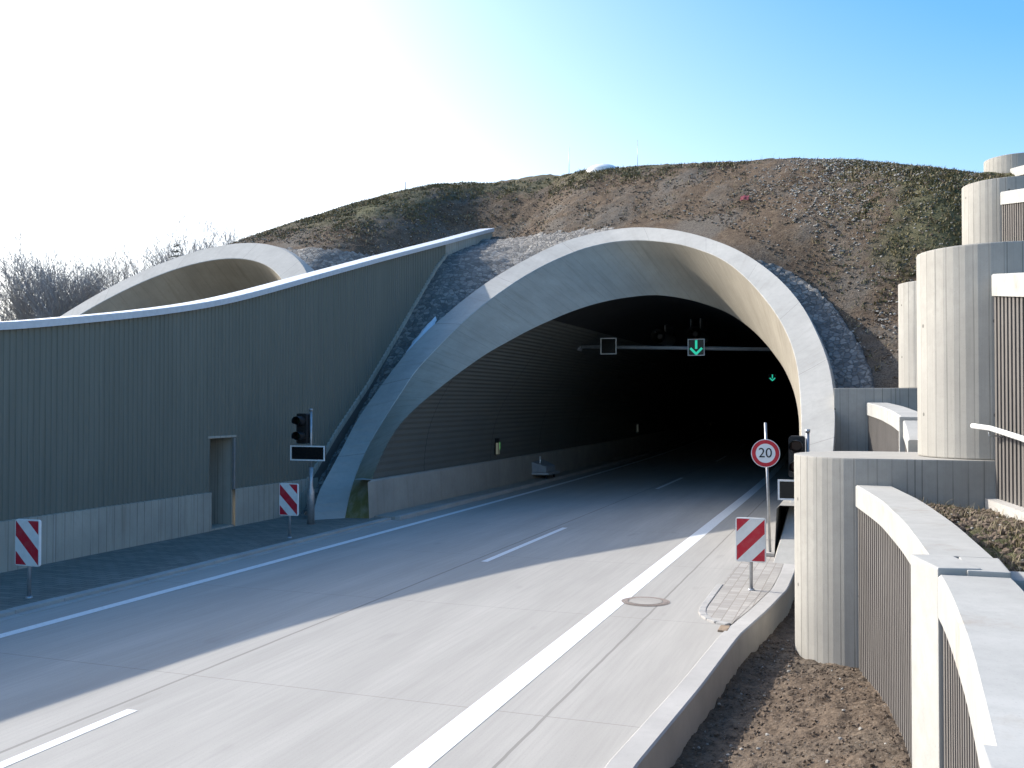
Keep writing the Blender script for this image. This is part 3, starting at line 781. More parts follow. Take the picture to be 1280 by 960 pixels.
def post(root, x0, x1, y0, y1, z0, z1, mat=None):
    mb = MB(); mb.box(x0, x1, y0, y1, z0, z1); return mb.build('post', mat or M_coping, root, bevel=.012)

fa = slat_fence(14.6, 0, 2.15, [(14.58, 8.12, 2.15, 2.15), (7.42, 3.75, 2.12, 2.12)], -.4, 'nearest curved grey slatted fence with broad white coping, rising from the brown soil')
mb = MB(); cxp, cyp = fx(7.77, 14.6)+.10, 7.78
mb.box(-.17, .12, -.32, .30, -.7, 2.165, Matrix.Translation((cxp, cyp, 0)) @ Matrix.Rotation(R_(14), 4, 'Z'))
mb.build('post', M_coping, fa, bevel=.012)
mb = MB(); mb.box(fx(7.8, 14.6)+.2, fx(7.8, 14.6)+.47, 7.45, 8.1, -.7, 2.155); mb.build('post_core', M_coping, fa, bevel=.01)
post(fa, fx(3.5, 14.6)-.03, fx(3.5, 14.6)+.40, 3.45, 3.72, -.7, 2.15)
mb = MB(); mb.box(fx(7.8, 14.6)+.42, 4.0, 7.62, 8.02, 1.86, 2.08); mb.build('cross_coping', M_coping, fa, bevel=.02)
mb = MB()
for k in range(26): mb.box(fx(7.8, 14.6)+.5+k*.13, fx(7.8, 14.6)+.58+k*.13, 7.66, 7.74, .9, 1.858)
mb.build('cross_slats', M_slats, fa)
fb = slat_fence(14.6, 1.72, 4.99, [(14.58, 7.6, 4.99, 4.2)], 1.75, 'dark slatted fence rising beside the tall round wall at the right edge')
mb = MB(); rows = []
for k in range(15):
    y = 14.58-7*k/14; x = fx(y, 14.6, 1.72); rows.append([Vector((x-.10, y, 1.7)), Vector((x-.10, y, 2.02)), Vector((x+.1, y, 2.03)), Vector((x+.1, y, 1.7))])
mb.grid(rows, None, smooth=False); mb.face(rows[0]); mb.face(rows[-1]); mb.build('foot_strip', M_kerb, fb, weld=False)
fa2 = slat_fence(25.1, .17, 3.28, [(25.08, 18.62, 3.28, 3.03), (18.3, 16.9, 2.98, 2.70)], 2.0, 'small curved slatted fence with pale coping below the ledge, behind the nearest low wall')
post(fa2, fx(18.5, 25.1, .17)-.05, fx(18.5, 25.1, .17)+.35, 18.32, 18.60, .5, 3.04)
fc = slat_fence(25.1, 3.07, 8.07, [(25.08, 18.5, 8.07, 7.0)], 5.0, 'fence of fine grey slats high at the right edge under a white coping')
fd = slat_fence(35.6, 4.6, 10.8, [(35.58, 29.0, 10.8, 9.8)], 8.0, 'topmost short fence with white coping at the right edge by the crest')
hr = thing('handrail', 'white tubular handrail fixed along the dark slats at the right edge', 'handrail', (1.42, 14.4, 2.9))
pts = [Vector((fx(y, 14.6, 1.62)-.04-.12*(y > 14.4), y, 2.98-(14.5-y)*.06)) for y in (14.5, 14.1, 13.6, 12.8, 12, 11, 9.5, 8)]
mb = MB(); mb.tube(pts, .035, 12); mb.build('rail', M_white, hr)
for y in (14.2, 12.6, 10.8):
    x = fx(y, 14.6, 1.62)-.04; z = 2.98-(14.5-y)*.06; mb = MB(); mb.tube([(x, y, z-.03), (x, y, z-.10), (x+.20, y, z-.11)], .012, 8); mb.build('bracket', M_galv, hr)

# tie-bolt holes and formwork joints of the near walls are real little recess discs
# ------------------------------------------------------------------ traffic signals and signs
def stripes(name, sgn):
    t = NT(name); o = t.coord(); s = t.sep(o)
    q = t.math('ADD', t.math('MULTIPLY', s[0], sgn), s[2])
    a = t.math('ABSOLUTE', q)
    red = t.math('MAXIMUM', t.math('LESS_THAN', a, .125), t.math('GREATER_THAN', a, .375))
    rim = t.math('MAXIMUM', t.math('GREATER_THAN', t.math('ABSOLUTE', s[0]), .238), t.math('GREATER_THAN', t.math('ABSOLUTE', s[2]), .363))
    red = t.math('MULTIPLY', red, t.math('SUBTRACT', 1., rim))
    c = t.mix(red, (.74, .73, .70), (.50, .012, .03)); c = t.mix(t.math('MULTIPLY', t.ramp(t.noise(o, 7, 6, .65), [(.45, 0.), (.75, 1.)]), .22), c, (.28, .25, .22)); return t.fin(c, .38, None, 0, .4)
M_st_l = stripes('stripes_falling', 1.); M_st_r = stripes('stripes_rising', -1.)
def rrect(w, h, r, n=5):
    P = []
    for cx, cz, a0 in ((w/2-r, h/2-r, 0), (-w/2+r, h/2-r, 90), (-w/2+r, -h/2+r, 180), (w/2-r, -h/2+r, 270)):
        for k in range(n+1):
            a = R_(a0+90*k/n); P.append((cx+r*math.cos(a), cz+r*math.sin(a)))
    return P
def plate(mb, c, w, h, r, y0, y1):
    P = rrect(w, h, r); n = len(P)
    f = [Vector((c[0]+x, y0, c[2]+z)) for x, z in P]; b = [Vector((c[0]+x, y1, c[2]+z)) for x, z in P]
    mb.face(f); mb.face(b[::-1])
    for i in range(n): j = (i+1) % n; mb.face([f[i], b[i], b[j], f[j]])
def marker(x, y, zg, mat, label, zc=.97, w=.5, h=.75):
    r = thing('hazard_marker', label, 'hazard marker', (x, y, zg), 'striped hazard markers beside the road')
    bo = bpy.data.objects.new('board', None)
    mb = MB(); plate(mb, (0, 0, 0), w, h, .035, -.03, -.002)
    b = mb.build('board', mat, None); b.parent = r; b.location = (0, -.025, zc-zg)
    mb = MB(); plate(mb, (0, 0, 0), w+.014, h+.014, .04, -.026, .012); rim = mb.build('rim', M_white, None); rim.parent = b; rim.location = (0, .004, 0)
    mb = MB(); mb.tube([(x, y, zg-.05), (x, y, zc+.3)], .03, 12); mb.build('post', M_galv, r)
    mb = MB(); mb.tube([(x, y, zg-.01), (x, y, zg+.03)], [.07, .05], 12); mb.build('foot', M_galv, r)
    return r
marker(-13.04, 13.0, .055, M_st_l, 'red and white striped marker at the left edge in front of the concrete plinth')
marker(-12.93, 20.77, .055, M_st_l, 'red and white striped marker standing just before the left traffic signal')
marker(-1.87, 17.84, .022, M_st_r, 'sunlit red and white striped marker on the pale paving at right', .90)

sp = thing('speed_limit_sign', 'round red-rimmed speed limit sign reading 20 on a thin grey pole by the tunnel mouth', 'traffic sign', (-1.99, 21.95, .02))
mb = MB(); mb.tube([(-1.90, 21.95, .0), (-1.99, 21.95, 2.85)], .028, 12); mb.build('pole', M_galv, sp)
mb = MB(); mb.box(-2.02, -1.72, 21.8, 22.05, .024, .10); mb.build('base', M_kerb, sp, bevel=.015)
def disc(mb, c, r, y0, y1, n=40):
    f = [Vector((c[0]+r*math.cos(2*math.pi*k/n), y0, c[2]+r*math.sin(2*math.pi*k/n))) for k in range(n)]
    b = [Vector((p.x, y1, p.z)) for p in f]; mb.face(f); mb.face(b)
    for i in range(n): mb.face([f[i], b[i], b[(i+1) % n], f[(i+1) % n]])
c = (-1.985, 21.9, 2.20)
mb = MB(); disc(mb, c, .30, 21.895, 21.915); d0 = mb.build('disc', M_white, sp)
mb = MB()
for k in range(48):
    a, b = 2*math.pi*k/48, 2*math.pi*(k+1)/48
    mb.face([(c[0]+r*math.cos(t), 21.892, c[2]+r*math.sin(t)) for r, t in ((.205, a), (.285, a), (.285, b), (.205, b))])
mb.build('red_rim', M_red, d0)
text_mesh('numeral', '20', .29, M_black, d0, Vector((c[0]-.005, 21.891, c[2]))-wloc(d0))

def signal(x, y, zg, label, lensm, s=1):
    r = thing('traffic_light', label, 'traffic light', (x, y, zg), 'traffic lights at the tunnel mouth')
    mb = MB(); mb.tube([(x, y, zg-.05), (x, y, zg+.85), (x, y, zg+1.05), (x, y, zg+1.5)], [.10, .10, .055, .055], 16); mb.tube([(x, y, zg+1.5), (x, y, zg+3.0)], .035, 12)
    mb.tube([(x, y, zg+3.0), (x, y, zg+3.06)], .05, 12); mb.build('pole', M_galv, r)
    hx = x-.20*s; hz = zg+2.53
    mb = MB(); plate(mb, (hx, 0, hz), .30, .80, .05, y-.16, y+.10); hd = mb.build('signal_head', M_black, r)
    for dz in (.2, -.2):
        mb = MB(); rows = []
        for yy, rr in ((y-.16, .13), (y-.28, .13), (y-.44, .128)):
            full = 1.15 if yy > y-.3 else .62
            rows.append([Vector((hx+rr*math.sin(a), yy, hz+dz+rr*math.cos(a))) for a in [math.pi*full*(2*k/18-1) for k in range(19)]])
        mb.grid(rows); mb.build('visor', M_black, hd, weld=False)
        mb = MB(); disc(mb, (hx, 0, hz+dz), .105, y-.172, y-.165, 24); mb.build('lens', lensm, hd)
    px = x-.04
    mb = MB(); plate(mb, (px, 0, zg+1.88), 1.02, .38, .02, y-.10, y-.04); pn = mb.build('message_panel', M_glass, r)
    mb = MB(); w, h, t_ = 1.04, .40, .035
    for (a, b, c_, d) in ((-w/2, w/2, h/2-t_, h/2), (-w/2, w/2, -h/2, -h/2+t_), (-w/2, -w/2+t_, -h/2+t_, h/2-t_), (w/2-t_, w/2, -h/2+t_, h/2-t_)):
        mb.box(px+a, px+b, y-.125, y-.102, zg+1.88+c_, zg+1.88+d)
    mb.build('panel_frame', M_white, pn)
    return r
signal(-13.86, 23.3, .055, 'traffic signal on a grey pole before the ribbed wall with a dark display panel', M_lensg)
signal(-1.04, 20.3, -.30, 'traffic signal half hidden behind the nearest round wall at the right tunnel foot', M_lens)

# lane signals on the gantry
gy = 39.5; gb = bend(gy)
g = thing('sign_gantry', 'horizontal steel beam spanning the dark tunnel mouth from wall to wall', 'gantry', (-7.5, gy, 5.5))
mb = MB(); mb.tube([(-10.95+gb, gy, 5.55), (-3.0, gy, 5.30)], .075, 14); mb.build('beam', M_steel, g)
mb = MB(); mb.tube([(-11.45+gb, gy, 5.57), (-10.95, gy, 5.55)], [.05, .19], 12); mb.tube([(-10.95, gy, 5.55), (-10.9, gy, 5.55)], .19, 12); mb.build('flange', M_steel, g)
def lane_signal(x, z, y, s, label, arrow, group='lane control signals in the tunnel'):
    r = thing('lane_signal', label, 'lane signal', (x, y, z), group)
    mb = MB(); mb.box(x-s/2+.02, x+s/2-.02, y-.30, y-.12, z-s/2+.02, z+s/2-.02); h = mb.build('housing', M_glass, r, bevel=.01)
    mb = MB(); t_ = .035
    for (a, b, c_, d) in ((-s/2, s/2, s/2-t_, s/2), (-s/2, s/2, -s/2, -s/2+t_), (-s/2, -s/2+t_, -s/2+t_, s/2-t_), (s/2-t_, s/2, -s/2+t_, s/2-t_)):
        mb.box(x+a, x+b, y-.33, y-.302, z+c_, z+d)
    mb.build('frame', M_white, h)
    if arrow:
        mb = MB(); w = .035*s/.64*1.25; y1 = y-.315; k = s/.64
        def bar(x0, z0, x1, z1):
            d = Vector((x1-x0, 0, z1-z0)).normalized(); n = Vector((-d.z, 0, d.x))*w
            mb.face([Vector((x0, y1, z0))+n, Vector((x1, y1, z1))+n, Vector((x1, y1, z1))-n, Vector((x0, y1, z0))-n])
        bar(x, z+.27*k, x, z-.06*k); bar(x-.22*k, z-.03*k, x+.012*k, z-.26*k)
        y1 -= .003; bar(x+.22*k, z-.03*k, x-.012*k, z-.26*k)
        mb.build('arrow', M_arrow, h, weld=False)
lane_signal(-9.68, 5.53, gy, .66, 'dark blank square lane signal with a pale rim, left one on the beam', False)
lane_signal(-6.17, 5.42, gy, .66, 'square lane signal on the beam showing a lit green down arrow', True)
yf = 85.; lane_signal(-5.35+bend(yf), 5.27, yf, .62, 'tiny green down arrow signal far inside the dark tunnel', True)
for (x, y, z) in ((-8.6, 47, 6.35), (-7.0, 47.6, 6.4)):
    pass
def jetfan(x, y, z, lab):
    r = thing('jet_fan', lab, 'tunnel fan', (x, y, z), 'fans under the tunnel vault')
    mb = MB(); mb.tube([(x, y, z), (x+bend(y+3)-bend(y), y+3, z)], .33, 20, caps=False); mb.build('casing', M_dull, r)
    mb = MB(); mb.tube([(x, y-.02, z), (x, y+.08, z)], .35, 20, caps=False); mb.tube([(x, y+.4, z), (x, y+.6, z)], .12, 12); mb.build('hub', M_dull, r)
    mb = MB(); mb.box(x-.25, x-.2, y+.5, y+2.5, z+.2, z+.8); mb.box(x+.2, x+.25, y+.5, y+2.5, z+.2, z+.8); mb.build('bracket', M_galv, r)
jetfan(-9.0, 46, 6.35, 'faint grey tube fan under the dark vault, left of centre'); jetfan(-7.4, 46.3, 6.45, 'faint grey tube fan under the dark vault, nearer the middle')
ex = thing('escape_light', 'small glowing green and white escape light on the left tunnel lining', 'emergency light', (-13.0, 35.5, 1.3), 'escape lights along the tunnel wall')
mb = MB(); mb.box(-13.1, -12.96, 35.3, 35.42, 1.3, 1.92); mb.build('case', M_black, ex)
mb = MB(); mb.box(-12.958, -12.95, 35.3, 35.36, 1.32, 1.75); mb.box(-13.06, -12.98, 35.285, 35.298, 1.32, 1.75); mb.build('white_tube', M_exitw, ex)
mb = MB(); mb.box(-12.955, -12.94, 35.37, 35.43, 1.5, 1.78); mb.build('green_pane', M_exit, ex)
ex2 = thing('escape_light', 'fainter small escape light deeper in the tunnel', 'emergency light', (-13.3, 62, 1.3), 'escape lights along the tunnel wall')
mb = MB(); mb.box(-13.62, -13.36, 62, 62.1, 1.3, 1.95); mb.build('case', M_black, ex2)
mb = MB(); mb.box(-13.5, -13.4, 61.98, 61.995, 1.4, 1.85); mb.build('white_tube', emit('exit_dim', (.7, .8, .7), .014), ex2)
for x, y, lab in ((-2.15, 27.5, 'small white reflector on the kerb just left of the nearest round wall, upper one'), (-2.35, 24.6, 'small white reflector on the kerb beside the speed sign pole, lower one')):
    mb = MB(); mb.box(x-.05, x+.05, y, y+.04, .11, .20); mb.box(x-.04, x+.04, y+.04, y+.12, .11, .16); tag(mb.build('kerb_reflector', M_white, origin=(x, y, .11), bevel=.008), lab, 'reflector', 'white kerb reflectors')

# low grey equipment bundle left on the tunnel walkway
eq = thing('equipment_trolley', 'low grey metal trolley with a pale deck parked on the left walkway inside the tunnel', 'trolley', (-12.75, 40.0, .1))
mb = MB(); x0 = -13.25; 
P = [(-13.3, 39.3), (-12.3, 39.5), (-12.2, 40.8), (-13.2, 41.3)]
mb.prism(P, .26, .36); mb.build('deck', M_steel, eq, bevel=.02)
mb = MB(); mb.prism([(-13.25, 39.4), (-12.42, 39.55), (-12.38, 40.7), (-13.15, 41.1)], .36, [.86, .62, .60, .88]); mb.build('cover', plain('grey_tarp', (.30, .32, .34), .6), eq, bevel=.04)
for x, y in ((-13.15, 39.5), (-12.45, 39.65), (-12.4, 40.6), (-13.1, 41.0)):
    mb = MB(); mb.tube([(x-.03, y, .18), (x+.03, y, .18)], .08, 12); mb.build('wheel', M_black, eq)
mb = MB(); mb.tube([(-12.8, 39.9, .5), (-12.8, 39.9, 1.02)], .03, 8); mb.build('handle', M_white, eq)

# ------------------------------------------------------------------ things on the hill
vd = thing('roof_vent', 'shallow white dome ventilator cresting the hill against the sky', 'vent', (-11.35, 44.6, 13.9))
mb = MB(); rows = [[Vector((-11.35+r*math.cos(a), 44.9+r*math.sin(a), z)) for a in [2*math.pi*k/28 for k in range(28)]] for r, z in ((.78, 13.75), (.78, 13.98), (.72, 14.05), (.55, 14.17), (.3, 14.25), (.02, 14.27))]
mb.grid(rows, None, True, True); mb.build('dome', M_white, vd)
mb = MB(); mb.tube([(-11.35, 44.9, 13.6), (-11.35, 44.9, 13.8)], .62, 24); mb.build('base', M_galv, vd)
for x, z, lab in ((-13.0, 15.25, 'thin antenna mast on the crest left of the white dome'), (-9.73, 15.3, 'thin antenna mast on the crest right of the white dome')):
    mb = MB(); mb.tube([(x, 45, 13.6), (x, 45, z)], [.018, .010], 6); tag(mb.build('antenna_mast', M_galv, origin=(x, 45, 13.6)), lab, 'antenna', 'thin masts on the crest')
for x, z, y, lab in ((-21.0, 14.35, 44, 'short wooden stake on the left shoulder of the hill'), (-5.75, 14.3, 44, 'short wooden stake on the crest above the arch')):
    zz = hill_h(x, y); mb = MB(); mb.tube([(x, y, zz-.2), (x, y, zz+.45)], .025, 6); tag(mb.build('wooden_stake', M_bark, origin=(x, y, zz)), lab, 'stake', 'stakes on the hill')
z_ = hill_h(-4.05, 37.2)
bm_ = MB(); rows = []
for i in range(7):
    rows.append([Vector((-4.05+(j-3)*.05+.04*noise.noise(Vector((i, j, 0.3))), 37.0+(i-3)*.05, hill_h(-4.05, 37.0+(i-3)*.05)+.12+.10*abs(noise.noise(Vector((i*.8, j*.8, 1)))))) for j in range(7)])
bm_.grid(rows); tag(bm_.build('plastic_scrap', plain('faded_red', (.20, .035, .04), .6), origin=(-4.05, 37, z_)), 'crumpled red plastic scrap lying on the brown slope above the arch', 'litter')

# snow remnants
def snow(name, pts, w):
    mb = MB(); rows = []
    for i, p in enumerate(pts):
        p = Vector(p); ww = w*math.sin(math.pi*(i+.5)/len(pts))**.6
        r = []
        for k in range(9):
            t = k/8-.5; x = p.x+t*2*ww*(1+.4*noise.noise(Vector((i*.7, k*.9, 3.)))); y = p.y+.15*noise.noise(Vector((i, k, 8.)))
            r.append(Vector((x, y, max(hill_h(x, y), -.02)+.16+.13*math.cos(math.pi*t)+.03*noise.noise(Vector((x*5, y*5, 0))))))
        rows.append(r)
    mb.grid(rows); return kind(mb.build(name, M_snow, weld=False, normals=False), 'stuff')
snow('snow', [(-14.78+.035*k+.05*noise.noise(Vector((k*.9, 0, 0))), 30.9+.16*k, 0) for k in range(12)], .20)
snow('snow', [(-14.55+.05*k, 24.25+.13*k, 0) for k in range(7)], .28)

# ------------------------------------------------------------------ stones, clods, grass (uncountable)
def scatter(name, n, place, mat, smin, smax, flat=.6, power=3):
    mb = MB(); t = (1+5**.5)/2
    base = [Vector(p).normalized() for p in ((-1, t, 0), (1, t, 0), (-1, -t, 0), (1, -t, 0), (0, -1, t), (0, 1, t), (0, -1, -t), (0, 1, -t), (t, 0, -1), (t, 0, 1), (-t, 0, -1), (-t, 0, 1))]
    F = [(0, 11, 5), (0, 5, 1), (0, 1, 7), (0, 7, 10), (0, 10, 11), (1, 5, 9), (5, 11, 4), (11, 10, 2), (10, 7, 6), (7, 1, 8), (3, 9, 4), (3, 4, 2), (3, 2, 6), (3, 6, 8), (3, 8, 9), (4, 9, 5), (2, 4, 11), (6, 2, 10), (8, 6, 7), (9, 8, 1)]
    V = []; FF = []
    for _ in range(n):
        p = place()
        if p is None: continue
        s = smin+(smax-smin)*random.random()**power
        rot = Matrix.Rotation(random.random()*6.28, 3, 'Z') @ Matrix.Rotation(random.uniform(-.5, .5), 3, 'X')
        b = len(V); ax, ay = random.uniform(.7, 1.3), random.uniform(.6, 1.1)
        for q in base:
            k = random.uniform(.7, 1.15); V.append(Vector(p)+rot @ Vector((q.x*s*ax*k, q.y*s*ay*k, q.z*s*flat*k)))
        FF += [(b+i, b+j, b+k) for i, j, k in F]
    me = bpy.data.meshes.new(name); me.from_pydata([tuple(v) for v in V], [], FF); me.materials.append(mat)
    o = bpy.data.objects.new(name, me); COL.objects.link(o); return kind(o, 'stuff')
def on_hill():
    for _ in range(20):
        x = random.uniform(-31, 4.5); y = random.uniform(26, 44)
        z = hill_h(x, y)
        if z < .5 or tube_in(x, z, y) or math.hypot(x+7.85, z-2.8) < 7.35 or math.hypot(x-cx2, z-2.8) < 7.3: continue
        if x > -1 and y < 27.5: continue
        if -16.3 < x < -15 and y < 41.7: continue
        dens = .65+.6*fbm(x*.35, y*.35, 9., 3)
        if random.random() > dens+.25: continue
        return (x, y, z+.03)
scatter('stones', 5500, on_hill, M_pebble, .012, .055)
scatter('clods', 26000, on_hill, M_clod, .012, .055, .7, 2.2)
def on_scree():
    for _ in range(20):
        x = random.gauss(-1.2, 1.9); y = random.uniform(28, 39.5); z = hill_h(x, y)
        if z < 5 or x > 3.5 or math.hypot(x+7.85, z-2.8) < 8.6: continue
        return (x, y, z+.04)
scatter('stones', 2600, on_scree, M_pebble, .015, .07)
def on_bank():
    y = random.uniform(6, 16); x = random.uniform(kr(y)+.05, fx(y, 14.6)+.0 if y < 14.6 else -.9)
    return (x, y, zb(x, y)+.02)
scatter('clods', 4200, on_bank, M_clod, .004, .026, .75, 2.6)
scatter('stones', 160, on_bank, M_pebble, .006, .03, .8, 2.5)
def on_terr():
    y = random.uniform(7.9, 14.5); x = random.uniform(fx(y, 14.6)+.5, 2.2); return (x, y, zt(x, y)+.02)
scatter('clods', 2500, on_terr, M_clod, .01, .06, .8, 2.2)
scatter('stones', 150, on_terr, M_pebble, .01, .04, .8, 2.5)

def blades(name, n, place, mat, h0, h1, w, per=4, lean=.7):
    V = []; F = []
    for _ in range(n):
        p = place()
        if p is None: continue
        for _k in range(per):
            a = random.random()*6.283; h = random.uniform(h0, h1); l = random.uniform(.1, lean)*h
            q = Vector(p)+Vector((random.uniform(-.09, .09), random.uniform(-.09, .09), -.02)); s = Vector((math.cos(a+1.57), math.sin(a+1.57), 0))*w
            m_ = q+Vector((math.cos(a)*l*.35, math.sin(a)*l*.35, h*.65)); tp = q+Vector((math.cos(a)*l, math.sin(a)*l, h))
            b = len(V); V += [q-s, q+s, m_+s*.7, m_-s*.7, tp]; F += [(b, b+1, b+2, b+3), (b+3, b+2, b+4)]
    me = bpy.data.meshes.new(name); me.from_pydata([tuple(v) for v in V], [], F); me.materials.append(mat)
    o = bpy.data.objects.new(name, me); COL.objects.link(o); return kind(o, 'stuff')
def hill_grass(green=True):
    def f():
        for _ in range(30):
            x = random.uniform(-33, 6); y = random.uniform(27, 46); z = hill_h(x, y)
            if z < 1.5 or tube_in(x, z, y) or math.hypot(x+7.85, z-2.8) < 7.5 or math.hypot(x-cx2, z-2.8) < 7.4: continue
            if x > -1 and y < 27.5: continue
            if -16.3 < x < -15 and y < 41.7: continue
            w = max(1.3*sstep(-1.8, 1.6, x)*sstep(5.6, 7.6, z), sstep(-17, -22, x)*sstep(9.8, 11.8, z), .4*sstep(12.2, 13.3, z), .02)
            if not green: w = w*.35+.12
            w *= .35+1.5*max(0, .3+fbm(x*.8, y*.8, 3., 3))
            if random.random() < w: return (x, y, z)
    return f
blades('grass', 21000, hill_grass(), M_grass, .03, .10, .022, 5, 1.6)
blades('grass', 4500, hill_grass(False), M_straw, .04, .17, .014, 4, 1.4)
def terr_grass():
    for _ in range(10):
        x, y, z = on_terr()
        if fbm(x*1.6, y*1.6, 2., 2) > -.05: return (x, y, z)
blades('grass', 420, terr_grass, M_grass, .03, .09, .005, 5, 1.2)
blades('grass', 260, terr_grass, M_straw, .05, .16, .004, 4, 1.3)
blades('grass', 60, lambda: (lambda x: (x, 42.5, hill_h(x, 42.5)))(random.uniform(-4, 5.5)), M_straw, .25, .7, .008, 3, .4)

# ------------------------------------------------------------------ bare trees beyond the second portal
def grow(tr, tw, p, d, L, r, lvl, rng, up=.045):
    n = 3; pts = [p]; q = p.copy(); dd = d.copy(); rad = [r]
    for k in range(n):
        dd = (dd+Vector((rng.uniform(-.16, .16), rng.uniform(-.16, .16), up))).normalized(); q = q+dd*L/n; pts.append(q.copy()); rad.append(max(.0135, r*(1-.28*(k+1)/n)))
    (tr if lvl < 2 else tw).tube(pts, rad, 5 if lvl < 2 else 3, caps=False)
    if lvl >= 6 or r < .008: return
    nb = (rng.choice((2, 3, 3, 4)) if lvl < 3 else rng.choice((2, 2, 3))) if lvl else 5
    for k in range(nb+(1 if lvl < 3 else 0)):
        t = rng.uniform(.45, 1.) if k else 1.
        b = pts[min(3, max(1, round(t*3)))]
        ax = Vector((rng.uniform(-1, 1), rng.uniform(-1, 1), rng.uniform(-.2, .5))).normalized()
        nd = (dd+ax*rng.uniform(.45, 1.0)*(1 if k else .35)).normalized()
        grow(tr, tw, b, nd, L*rng.uniform(.62, .82), r*rng.uniform(.5, .66), lvl+1, rng, up)
def bare_tree(x, y, h, seed, label, r0=.16, multi=1):
    rng = random.Random(seed); o = thing('bare_tree', label, 'tree', (x, y, -.6), 'bare trees beyond the tunnel')
    tr, tw = MB(), MB()
    for m_ in range(multi):
        b = Vector((x+rng.uniform(-.4, .4)*(multi > 1), y+rng.uniform(-.4, .4)*(multi > 1), -.7))
        d = Vector((rng.uniform(-.18, .18)*(1 if multi > 1 else .4), rng.uniform(-.1, .1), 1)).normalized()
        grow(tr, tw, b, d, h*.36, r0*h/16, 0, rng)
    zt_ = max(v.z for v in tr.v+tw.v); k = (h)/(zt_+.6)
    for m_ in (tr, tw):
        for i, v in enumerate(m_.v): m_.v[i] = Vector((x+(v.x-x)*(.5+.5*k), y+(v.y-y)*(.5+.5*k), -.6+(v.z+.6)*k))
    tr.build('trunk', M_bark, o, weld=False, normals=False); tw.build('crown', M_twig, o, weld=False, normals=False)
T2 = [(-69.9, 70.6, 16.9, 'leafless tree standing in front of the gap left of the tallest one'), (-65.9, 71.6, 16.2, 'leafless tree close behind the left haunch of the second arch'),
      (-62.9, 73.6, 16.8, 'leafless tree left of the conifer, behind the rim of the second arch'), (-60.4, 74.8, 18.3, 'leafless tree directly beside the small conifer'),
      (-57.3, 75.6, 19.3, 'leafless tree between the conifer and the highest treetop'), (-54.2, 76.9, 19.4, 'last leafless treetop before the hill begins')]
T = [(-76.0, 70.5, 14.2, 'leafless tree at the far left picture edge above the wall coping'), (-73.2, 71.6, 14.9, 'dark leafless tree second from the left edge'),
     (-71.1, 73.3, 15.0, 'thin leafless tree third from the left edge'), (-69.0, 73.0, 15.6, 'leafless tree just left of the tallest birch-like one'), (-67.4, 73.8, 17.0, 'tallest leafless birch-like tree with a fine fan of twigs left of the second arch'),
     (-65.4, 75.0, 15.6, 'leafless tree just right of the tallest birch-like one'), (-63.6, 75.6, 15.4, 'leafless tree over the left haunch of the second arch'), (-61.6, 76.5, 16.6, 'slender leafless tree left of the small conifer'),
     (-58.1, 76.8, 18.1, 'leafless treetop just right of the small conifer'), (-56.6, 77.4, 19.0, 'highest leafless treetop over the second arch'), (-55.2, 78.7, 18.6, 'leafless treetop where the hill meets the second arch')]
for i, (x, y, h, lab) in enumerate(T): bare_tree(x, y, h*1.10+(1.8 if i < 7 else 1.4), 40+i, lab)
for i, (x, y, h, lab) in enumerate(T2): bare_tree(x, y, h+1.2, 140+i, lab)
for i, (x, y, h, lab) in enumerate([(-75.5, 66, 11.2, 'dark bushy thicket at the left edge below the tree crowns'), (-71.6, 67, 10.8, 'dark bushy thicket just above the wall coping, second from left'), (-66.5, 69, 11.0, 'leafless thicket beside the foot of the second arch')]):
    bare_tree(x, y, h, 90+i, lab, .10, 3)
cf = thing('conifer', 'small dark conifer top showing above the second arch among bare trees', 'tree', (-53.6, 68.6, -.6))
mb = MB(); mb.tube([(-53.6, 68.6, -.6), (-53.6, 68.6, 16.5)], [.18, .02], 6); mb.build('trunk', M_bark, cf)
mb = MB(); rng = random.Random(5)
zt_ = 16.2
while zt_ > 5:
    n_ = 9
    for k in range(n_):
        a = 6.283*(k+rng.random()*.7)/n_; L_ = min(3.2, .22+(16.5-zt_)*.42)*rng.uniform(.75, 1.1); b = Vector((-53.6, 68.6, zt_+rng.uniform(-.1, .1)))
        d = Vector((math.cos(a), math.sin(a), rng.uniform(.0, .25))); e = Vector((-math.sin(a), math.cos(a), 0))
        for q in range(7):
            t = (q+.5)/7; p = b+d*L_*t-Vector((0, 0, .25*L_*t*t)); w_ = .16*L_*(1.1-t)+.05
            for sg in (-1, 1):
                mb.face([p, p+d*.10+e*sg*w_*.6, p+d*.25*L_*.5+e*sg*w_-Vector((0, 0, .06)), p+d*.12])
    zt_ -= .42
mb.build('crown', M_needle, cf, weld=False, normals=False)

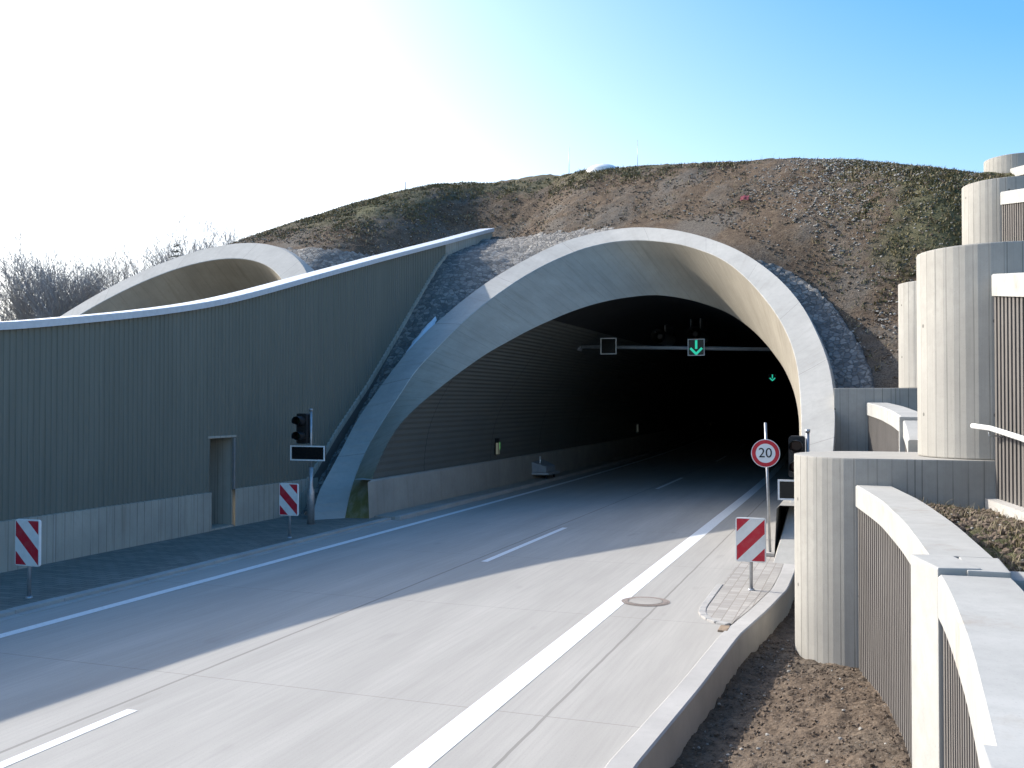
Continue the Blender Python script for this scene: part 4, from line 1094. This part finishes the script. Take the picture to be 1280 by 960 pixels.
# ------------------------------------------------------------------ camera, light, world
cam = bpy.data.cameras.new('camera'); co_ = bpy.data.objects.new('camera', cam); COL.objects.link(co_)
cam.sensor_width = 36; cam.lens = 1250*36/1280; cam.clip_end = 4000; cam.clip_start = .05
co_.location = (0, 0, 3.3); co_.rotation_euler = (math.pi/2+R_(1.0083), 0, R_(19.392)); scene.camera = co_

EL, AL = R_(32.), R_(12.)                       # sun from the left (-X), a little beyond square to the road
sd = Vector((-math.cos(AL)*math.cos(EL), math.sin(AL)*math.cos(EL), math.sin(EL)))
su = bpy.data.lights.new('sun', 'SUN'); so = bpy.data.objects.new('sun', su); COL.objects.link(so)
su.energy = 2.45; su.angle = R_(.5); su.color = (1., .945, .86)
so.rotation_euler = sd.to_track_quat('Z', 'Y').to_euler(); so.location = (-60, 20, 60)
w = bpy.data.worlds.new('World'); scene.world = w; w.use_nodes = True
nt = w.node_tree; nt.nodes.clear()
o_ = nt.nodes.new('ShaderNodeOutputWorld'); bg = nt.nodes.new('ShaderNodeBackground'); sk = nt.nodes.new('ShaderNodeTexSky')
sk.sky_type = 'NISHITA'; sk.sun_disc = False; sk.sun_elevation = EL; sk.sun_rotation = math.atan2(sd.x, sd.y)
sk.air_density = 1.; sk.dust_density = 3.0; sk.ozone_density = 2.2; sk.altitude = 300
bg.inputs[1].default_value = .13
hs = nt.nodes.new('ShaderNodeHueSaturation'); hs.inputs['Hue'].default_value = .497; bw = nt.nodes.new('ShaderNodeRGBToBW'); mr = nt.nodes.new('ShaderNodeMapRange')
# hazier, whiter air towards the sun; clearer blue away from it
nt.links.new(sk.outputs[0], bw.inputs[0]); nt.links.new(bw.outputs[0], mr.inputs[0])
for k_, v_ in enumerate((2.2, 5.2, 1.42, .5)): mr.inputs[1+k_].default_value = v_
nt.links.new(mr.outputs[0], hs.inputs['Saturation'])
nt.links.new(sk.outputs[0], hs.inputs['Color']); nt.links.new(hs.outputs[0], bg.inputs[0]); nt.links.new(bg.outputs[0], o_.inputs[0])
vs = scene.view_settings; vs.view_transform = 'Standard'; vs.look = 'None'; vs.gamma = 1; vs.exposure = 1.33; vs.use_curve_mapping = False
scene.cycles.max_bounces = 8; scene.cycles.diffuse_bounces = 4
scene.cycles.use_denoising = True
